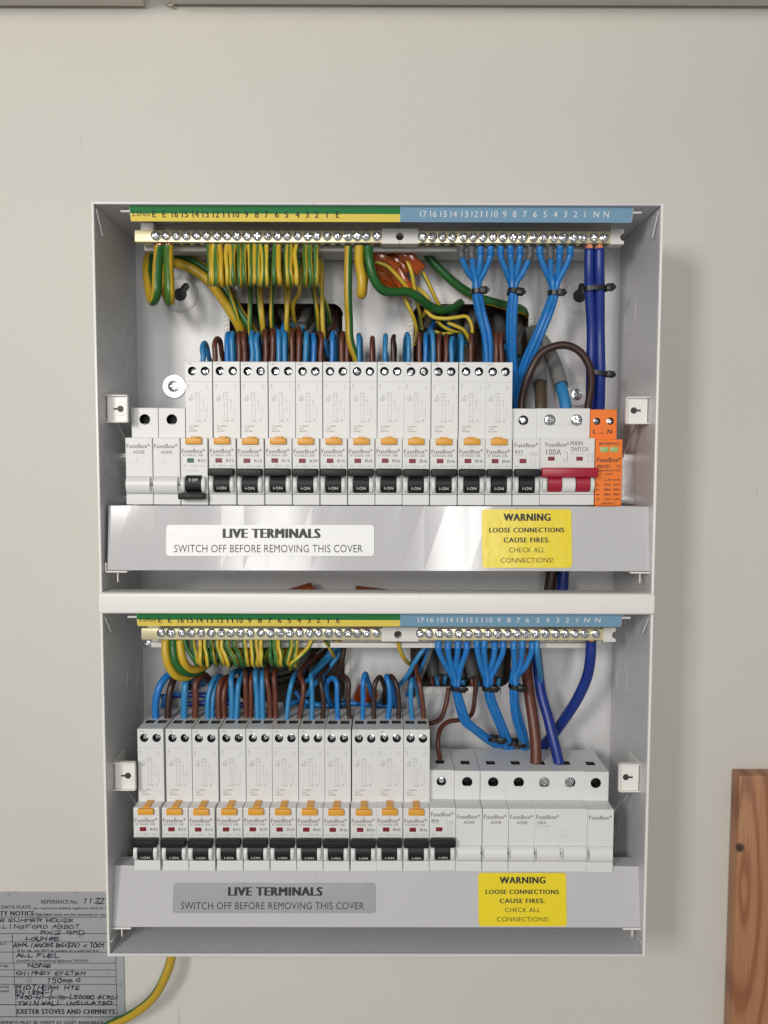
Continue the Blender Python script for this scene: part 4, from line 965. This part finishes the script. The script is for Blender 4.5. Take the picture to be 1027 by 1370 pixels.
def grey_cable(pts, r, m, label, group):
    path = px_path(pts); t = thing('incoming_cable', path[-1], label, 'cable', group)
    link('sheath', tube_mesh('sheath', path, r, m, 12), t, path[0]-path[-1])
    d = (path[-1]-path[-3]).normalized()
    for k_, c_ in ((-.4, 'wire_brown'), (.4, 'wire_light_blue')):
        o_ = path[-1]+Vector((k_*r, 0, 0)); link('core', tube_mesh('core', [o_-d*.002, o_+d*.003, o_+d*.006+Vector((0, .001, -.001))], r*.36, c_, 8), t, o_-d*.002-path[-1])
lb = 'grey sheathed cable end in the upper opening behind the earth comb'
for pts in ([(372, 400, -.05), (378, 418, -.02), (388, 436, .008)], [(420, 398, -.05), (412, 416, -.02), (402, 438, .010)], [(444, 396, -.05), (440, 412, -.02), (430, 428, .006)], [(330, 410, -.05), (338, 430, -.02), (345, 452, .004)], [(450, 410, -.05), (449, 424, -.02), (446, 440, .004)], [(352, 404, -.05), (358, 424, -.025), (366, 440, .0)]):
    grey_cable(pts, .0040, random.choice(('sheath_grey', 'sheath_grey', 'sleeve_grey')), lb, 'grey cables in the earth-side upper opening')
lb = 'grey sheathed cable end in the upper opening behind tied blue bundles'
for pts in ([(600, 398, -.05), (606, 420, -.02), (612, 446, .004)], [(580, 398, -.05), (576, 424, -.02), (572, 448, .006)], [(640, 396, -.05), (632, 424, -.02), (622, 452, .004)], [(664, 400, -.05), (668, 430, -.02), (672, 462, .002)], [(696, 402, -.05), (692, 440, -.02), (690, 480, .0)]):
    grey_cable(pts, .0044, random.choice(('sheath_grey', 'sleeve_grey')), lb, 'grey cables in the neutral-side upper opening')
# --- lower earth bar
QL = .0565
big = 'thick green-yellow earth cable curving round at the lower earth bar end, %s of three'
for pts, m, ph in (([(221, 857, QL), (221.5, 875, .059), (225, 892, .059), (236, 905, .056), (250, 906, .048), (262, 898, .040), (272, 889, .030), (282, 880, .015)], 'earth_yellow', .62),
                   ([(231.6, 857, QL), (232, 873, .059), (236, 888, .059), (246, 900, .056), (258, 902, .047), (268, 895, .038), (278, 885, .026), (284, 874, .012)], 'earth_green', .2),
                   ([(240.5, 857, QL), (241, 870, .059), (245, 884, .059), (254, 895, .055), (264, 896, .047), (274, 889, .038), (280, 878, .024)], 'earth_yellow', .55)):
    wire('earth_cable', pts, .0028, m, big % {.62: 'outermost', .2: 'middle', .55: 'innermost'}[ph], 'curved main earth cables of the lower row', phase=ph, twist=1)
tops = [247, 257.5, 267.6, 274.5, 281, 290, 297, 303.7, 313.4, 326, 335.8, 349.4, 361, 373, 389, 417, 343, 367, 397]
bots = [262, 264, 269.6, 277.4, 287, 297, 304.6, 314.4, 324, 330, 339.7, 350, 363, 376.7, 385, 391, 345, 370, 393]
for i, (a, b) in enumerate(zip(tops, bots)):
    y = 890+random.uniform(-1.5, 1.5); sg = random.uniform(1, 3)
    pts = [(a, 855, QL), (a+(b-a)*.15, 866, .0585), (a+(b-a)*.6, y-14, .061), (b-.5, y-4, .060), (b+2, y, .053), (b+5, y-5, .045), (b+8, y-17, .037), (b+9, 866, .028), (b+8, 856, .016)]
    wire('earth_wire', pts, .00162, GY if i % 4 else 'earth_green', 'thin green-yellow comb wire beneath number %s of the lower earth strip' % near(a, LE, ENAMES), 'earth wires of the lower row', phase=random.choice((.36, .42, .47, .0, .05, .7, .95)), twist=random.uniform(-3, 3))
for pts in ([(434, 856, .05), (440, 866, .045), (446, 874, .035), (450, 880, .015)], [(446, 855, .05), (456, 860, .04), (463, 862, .02)], [(533, 857, .05), (534, 868, .046), (540, 880, .038), (548, 888, .022), (556, 890, .004)], [(424, 858, .04), (412, 868, .034), (398, 880, .026), (388, 894, .012)]):
    wire('earth_wire', pts, .0015, GY, 'stray thin earth wire between the lower comb and blue bundles', 'stray earth wires of the lower row')
# --- wires above lower breakers
LWS = [([(208, 962, .046), (208.5, 938, .046), (214, 917, .045), (225, 904, .040), (240, 901, .030), (256, 906, .018), (262, 920, .006)], 'wire_blue', .0026),
       ([(224.5, 961, .046), (225.5, 938, .046), (229, 916, .044), (236, 905, .036), (246, 906, .024), (252, 920, .008)], 'wire_dark_brown', .0025),
       ([(246, 962, .046), (246.5, 935, .046), (248, 913, .044), (252, 904, .036), (262, 904, .024), (272, 915, .008)], 'wire_light_blue', .0025),
       ([(261, 961, .046), (260.5, 935, .046), (262, 914, .045), (270, 904, .038), (279, 908, .028), (283, 922, .016), (286, 950, .01)], 'wire_brown', .0024),
       ([(277.5, 962, .047), (278, 936, .046), (283, 914, .043), (291, 905, .034), (300, 910, .02), (304, 930, .008)], 'wire_light_blue', .0019), ([(283.5, 962, .045), (284, 936, .044), (289, 916, .041), (296, 907, .032), (305, 914, .018), (308, 935, .006)], 'wire_light_blue', .0019),
       ([(292.5, 961, .047), (291.5, 930, .046), (295, 913, .043), (303, 906, .034), (312, 910, .02), (316, 930, .006)], 'wire_brown', .0021), ([(300, 961, .045), (299.5, 930, .044), (303, 914, .041), (310, 908, .03), (318, 914, .016)], 'wire_brown', .0021),
       ([(309.5, 962, .047), (309, 930, .046), (309.5, 908, .044), (312, 899, .036), (320, 898, .024), (330, 900, .008)], 'wire_light_blue', .0020), ([(316, 962, .047), (316.5, 935, .046), (320, 914, .043), (325, 903, .034), (332, 898, .020), (340, 898, .006)], 'wire_light_blue', .0020),
       ([(329, 960, .046), (328.5, 930, .046), (328, 906, .044), (330, 896, .034), (338, 890, .018), (346, 888, .002)], 'wire_brown', .0018), ([(335, 960, .045), (335.5, 930, .045), (336.5, 908, .043), (340, 897, .032), (348, 890, .016), (356, 886, .002)], 'wire_brown', .0018),
       ([(344.5, 962, .047), (343.5, 930, .046), (342, 906, .044), (344, 895, .034), (352, 888, .018), (360, 884, .002)], 'wire_light_blue', .0020), ([(351.5, 962, .047), (350.5, 930, .046), (349.5, 907, .044), (352, 896, .034), (360, 889, .018), (368, 884, .002)], 'wire_light_blue', .0020),
       ([(361.5, 960, .046), (359.5, 930, .046), (356.5, 905, .044), (358, 892, .034), (366, 884, .018), (376, 880, .002)], 'wire_brown', .0019), ([(368.5, 960, .046), (367.5, 930, .046), (367, 906, .044), (370, 893, .034), (378, 884, .018), (386, 880, .002)], 'wire_brown', .0019),
       ([(383.5, 962, .047), (385.5, 935, .046), (389, 914, .044), (394, 904, .036), (402, 898, .022), (412, 892, .004)], 'wire_light_blue', .0018), ([(400, 961, .046), (404.5, 935, .046), (405, 915, .044), (401, 903, .038), (408, 890, .028), (424, 878, .014), (436, 870, -.002)], 'wire_brown', .0018),
       ([(417, 962, .047), (418.5, 938, .046), (417, 914, .045), (415, 904, .041), (422, 899, .034), (438, 884, .024), (455, 866, .012), (462, 856, .0)], 'wire_light_blue', .0018), ([(431.5, 961, .046), (432, 935, .046), (429, 914, .044), (428, 904, .038), (436, 894, .026), (448, 882, .010), (456, 874, -.004)], 'wire_dark_brown', .0017),
       ([(451.5, 962, .047), (450.5, 935, .047), (449.5, 913, .046), (445, 906, .042), (438, 914, .036), (437, 930, .030), (444, 945, .020), (456, 950, .012)], 'wire_blue', .0018), ([(467.5, 961, .046), (466.5, 935, .046), (465.5, 912, .045), (462, 905, .041), (456, 916, .034), (453, 934, .022), (454, 955, .01)], 'wire_dark_brown', .0017),
       ([(485, 962, .047), (485, 935, .047), (484.8, 911, .046), (488, 902, .042), (493, 912, .035), (498, 932, .026), (504, 955, .012)], 'wire_blue', .0018), ([(500, 961, .046), (500.8, 935, .046), (501.5, 915, .045), (506.5, 905, .041), (513, 916, .034), (519, 935, .024), (524, 958, .012)], 'wire_dark_brown', .0017),
       ([(518.5, 962, .047), (521, 938, .047), (520, 916, .046), (517, 905, .043), (521, 908, .036), (527, 930, .026), (531, 956, .012)], 'wire_blue', .0019), ([(533, 961, .046), (533, 938, .046), (530, 915, .045), (523.5, 905, .040), (518, 908, .032), (514, 925, .02), (512, 950, .01)], 'wire_dark_brown', .0017),
       ([(551, 962, .047), (550, 938, .047), (548.8, 913, .046), (552, 909, .040), (558, 922, .032), (562, 945, .02), (564, 965, .01)], 'wire_light_blue', .0018), ([(566.5, 961, .046), (564, 935, .046), (560, 912, .044), (557, 900, .038), (558, 884, .026), (564, 866, .010)], 'wire_brown', .0018)]
for pts, m, r in LWS:
    b = 'brown' in m
    wire('live_wire' if b else 'neutral_wire', pts, r, m, ('short brown' if b else 'short blue')+' wire into '+near(512+(pts[0][0]-512)/.955, [z_+18 for z_ in (185, 224, 258.7, 295.5, 330.7, 366.7, 402, 437.5, 472, 506, 540.6)], LB), 'short %s wires above the lower breakers' % ('brown' if b else 'blue'), phase=0, twist=0)
rear = [([(571, 862, .030), (556, 884, .030), (542, 905, .026), (528, 922, .018), (510, 938, .010)], 'wire_light_blue', .0018), ([(576, 862, .026), (568, 885, .024), (556, 905, .02), (546, 930, .008)], 'wire_blue', .0017), ([(560, 864, .024), (553, 890, .022), (550, 906, .018), (552, 930, .006)], 'wire_dark_brown', .0022),
        ([(448, 858, .018), (436, 880, .018), (424, 898, .014), (404, 915, .006)], 'wire_blue', .0019), ([(456, 872, .022), (440, 892, .022), (426, 908, .018), (412, 930, .008)], 'wire_light_blue', .0018), ([(460, 866, .026), (457, 885, .026), (452, 903, .022), (449, 925, .012)], 'wire_dark_brown', .0020),
        ([(440, 862, .012), (420, 878, .014), (406, 898, .012), (396, 920, .004)], 'wire_dark_brown', .0020), ([(216, 932, .012), (236, 930, .014), (262, 930, .014), (300, 934, .012)], 'wire_royal', .0020), ([(250, 942, .012), (290, 940, .014), (330, 944, .012)], 'wire_royal', .0020), ([(380, 944, .012), (402, 938, .014), (430, 944, .014), (470, 940, .014), (520, 944, .012)], 'wire_blue', .0022),
        ([(395, 925, .016), (402, 935, .018), (412, 948, .012)], 'wire_blue', .0019), ([(216, 950, .02), (222, 932, .022), (240, 928, .016)], 'wire_blue', .0016), ([(352, 900, .008), (370, 910, .006), (390, 905, .004), (410, 900, -.01)], 'hole_black', .0034), ([(320, 892, .010), (345, 898, .008), (372, 894, .004), (392, 890, -.01)], 'sleeve_grey', .0034),
        ([(578, 866, .028), (570, 890, .026), (562, 908, .022), (558, 925, .01)], 'sleeve_grey', .0015), ([(456, 858, .020), (446, 872, .022), (434, 882, .020), (414, 902, .010)], 'wire_light_blue', .0016)]
for pts, m, r in rear:
    wire('rear_wire', pts, r, m, 'dim wire crossing behind the lower-row breaker wires', 'wires in the back of the lower row', phase=0, twist=0)
# --- lower neutral bundles
bl = 'tied bright blue wire from terminal %s of the lower neutral bar'
bundle(z2c([207, 238, 268, 296]), (610, 919.5), [(614, 940, .046), (624, 965, .040), (640, 980, .034), (652, 989, .028), (666, 998, .020)], .050, .0020, 'wire_blue', bl, 'tied neutral wires of the lower row', qtop=QL, ytop=858, tie_label='cable tie around the sharply bent lower blue bundle')
bundle(z2c([329, 353, 384, 412]), (652.5, 919.5), [(656, 936, .046), (666, 960, .040), (675, 982, .032), (680, 1002, .022)], .050, .0020, 'wire_blue', bl, 'tied neutral wires of the lower row', qtop=QL, ytop=858, tie_label='cable tie around the slanting centre lower blue bundle')
bundle(z2c([448, 474, 506]), (688.5, 918), [(688, 940, .046), (692, 962, .040), (699, 985, .032), (702, 1004, .022)], .050, .0020, 'wire_blue', bl, 'tied neutral wires of the lower row', qtop=QL, ytop=858, tie_label='cable tie around the three-wire lower blue bundle')
cable_tie(661, 988, .030, 5, .004, 'black cable tie at the bent bundle bottom behind blank modules'); cable_tie(688, 993, .026, 5, .004, 'black cable tie low between two bundles behind blank modules')
wire('link_wire', [(718, 857, QL), (719, 872, .057), (720, 888, .050), (722, 905, .038), (724, 930, .02)], .0019, 'wire_light_blue', 'pale blue short wire doubled against the royal blue cable')
wire('live_cable', [(704, 868, .020), (705, 890, .024), (708, 930, .034), (713, 970, .042), (716, 1000, .047), (717, 1022, .050)], .0040, 'wire_brown', 'thick brown cable entering the double-width lower link module')
o = wire('neutral_cable', [(716, 866, .020), (718, 890, .026), (724, 925, .034), (732, 960, .041), (741, 990, .047), (749, 1022, .050)], .0038, 'wire_royal', 'thick royal blue cable entering the double-width lower link module')
o = wire('neutral_cable', [(790.5, 857, .057), (790, 880, .056), (785, 905, .051), (772, 935, .043), (756, 962, .034), (740, 982, .025), (722, 1002, .016)], .0037, 'wire_royal', 'thick royal blue cable sweeping from lower neutral bar end behind another')
copper(o, 790.5, 857, .057, .0030, .004)
for pts in ([(600, 920, .014), (596, 942, .016), (588, 962, .020), (576, 968, .022), (566, 966, .014)], [(637, 905, .010), (634, 930, .014), (630, 956, .020), (616, 963, .026), (600, 964, .032), (590, 974, .038), (586, 992, .044), (590, 1022, .046)]):
    wire('live_wire', pts, .0017, 'wire_brown', 'thin brown wire looping beneath the lower cable opening', 'thin brown loops of the lower row', phase=0, twist=0)
for x0, m, lb in ((736, 'wire_dark_brown', 'dark brown tail passing down behind the upper cover'), (752, 'wire_royal', 'royal blue tail passing down behind the upper cover')):
    wire('tail_cable', [(x0+3, 740, .020), (x0+1, 765, .020), (x0-1, 790, .020), (x0-4, 815, .020), (x0-14, 860, .02)], .0042, m, lb)
lb = 'dim grey cable inside the opening behind the lower blue bundles'
for pts in ([(566, 838, -.03), (572, 866, -.012), (580, 906, -.004)], [(592, 838, -.04), (596, 870, -.016), (592, 904, -.006)], [(620, 838, -.04), (626, 872, -.016), (634, 908, -.004)], [(650, 838, -.04), (644, 868, -.02), (650, 900, -.006)], [(676, 840, -.03), (668, 872, -.012), (664, 908, -.002)], [(606, 842, -.05), (612, 880, -.03), (616, 912, -.012)]):
    grey_cable(pts, .0050, random.choice(('sheath_grey', 'sleeve_grey')), lb, 'cables in the lower opening')
lb = 'dim grey cable inside the opening behind the lower earth comb'
for pts in ([(340, 838, -.03), (350, 872, -.012), (366, 902, .002)], [(420, 838, -.04), (410, 870, -.016), (396, 902, -.004)], [(450, 838, -.04), (440, 868, -.016), (430, 906, -.002)]):
    grey_cable(pts, .0046, random.choice(('sheath_grey', 'sleeve_grey')), lb, 'cables in the lower earth-side opening')

# ------------------------------------------------------------------ data plate and cable below the enclosure
pq = .0012
a, b = P(-60, 1480, pq), P(163.5, 1194, pq)
dp = thing('data_plate', (b.x, -pq, a.z), 'grey chimney data plate with handwriting, fixed beside the enclosure bottom', 'sign')
link('plate', box_mesh('plate', 'plate_metal', a.x-b.x, 0, 0, .001, 0, b.z-a.z, .0003, 1), dp)
ink = Ink(); pen = Ink(); O = Vector((b.x, 0, a.z))
def pz(x, y):           # coordinates measured on an enlargement of the plate
    p = P(x/3.95, 1180+y/3.95, pq); return p.x-O.x, p.z-O.z
s1 = (P(101, 1280, pq)-P(100, 1280, pq)).x/3.95
def T_(k, t, x0, x1, y, h, bold=0, wob=0, slant=0):
    xa, z_ = pz(x0, y); k.text(t, xa, z_, h*s1, (x1-x0)*s1, bold, 'L', 0, wob, slant)
def line(x0, x1, y, t=3): xa, z_ = pz(x0, y); xb, _ = pz(x1, y); ink.rect(xa, xb, z_-t*s1/2, z_+t*s1/2)
def vline(x, y0, y1, t=3): xa, z_ = pz(x, y0); _, zb3 = pz(x, y1); ink.rect(xa-t*s1/2, xa+t*s1/2, zb3, z_)
T_(ink, 'REFERENCE No.', 218, 412, 104, 20, .01); T_(ink, 'FLUE DATA PLATE', -60, 160, 132, 18, .01); T_(ink, '(As required by Building regulations 04.05 JA 1.08)', 175, 590, 138, 11, .02)
T_(ink, 'SAFETY NOTICE', -75, 178, 165, 25, .03); T_(ink, 'This label must not be removed or covered', 184, 600, 171, 14, .02)
line(-240, 640, 185); line(-240, 610, 272); line(-240, 610, 316); line(-240, 610, 370); line(-240, 610, 428); line(-240, 610, 464); line(-240, 610, 500); line(-240, 612, 540); line(-240, 616, 648, 4); line(-240, 616, 712, 4)
vline(64, 272, 428); vline(72, 428, 560); vline(80, 540, 712); vline(608, 272, 540); vline(614, 540, 712)
T_(ink, '(If for tile, may NOT be suitable for a solid fuel fire)', 88, 520, 362, 13, .012); T_(ink, '(suitable for condensing appliance YES/NO)', 88, 465, 415, 13, .012)
T_(ink, 'for:', -2, 34, 326, 13, .015); T_(ink, 'lining', -50, 40, 440, 13, .015); T_(ink, 'material', -60, 44, 553, 14, .015); T_(ink, 'used', 0, 44, 575, 14, .015)
T_(ink, 'EXETER STOVES AND CHIMNEYS', 90, 608, 684, 27, .03); T_(ink, 'FLUES & CHIMNEYS MUST BE SWEPT AT LEAST ANNUALLY', -120, 545, 742, 17, .02)
def H(t, x0, x1, y, h):
    xa, z_ = pz(x0, y); pen.hand(t, xa, z_, h*s1, (x1-x0)*s1, random.uniform(3.8, 5)*s1)
H('1132', 440, 552, 99, 26); H('THE SUMMER HOUSE', -60, 388, 202, 20); H('SHILLINGFORD ABBOT', -110, 425, 236, 21); H('EX2 9PD', 212, 455, 266, 22); H('LOUNGE', 135, 315, 298, 21)
H('APPLIANCES BS(EN) < 100%', 70, 556, 334, 22); H('ALL FUEL', 88, 315, 388, 20); H('NONE', 146, 275, 442, 20); H('CHIMNEY SYSTEM', 84, 450, 482, 19); H('150mm 0', 245, 430, 518, 22)
H('MIDTHERM  HTS', 84, 426, 558, 24); H('EN 1856-1', 82, 285, 584, 21); H('T450-N1-D-Vm-L50050 G(50)', 82, 626, 608, 21); H('TWIN WALL INSULATED', 92, 596, 640, 20)
link('printed_form', ink.mesh('printed_form', 'plate_ink'), dp, (0, -.0001, 0)); link('handwriting', pen.mesh('handwriting', 'pen_ink'), dp, (0, -.00016, 0))
wire('earth_cable', [(232, 1255, .018), (228, 1285, .020), (222, 1304, .021), (206, 1332, .021), (184, 1352, .020), (150, 1370, .018), (110, 1388, .016)], .0034, 'earth_green', 'single yellow-green cable hanging out below the enclosure past data plate', phase=.80, twist=0)
print('HT', HT_R, HT_M, Z(486, QB_R)-zU, Z(974.5, QB_R, 380)-zL, Z(548, QB_M)-zU, Z(1030, QB_M, 690)-zL)
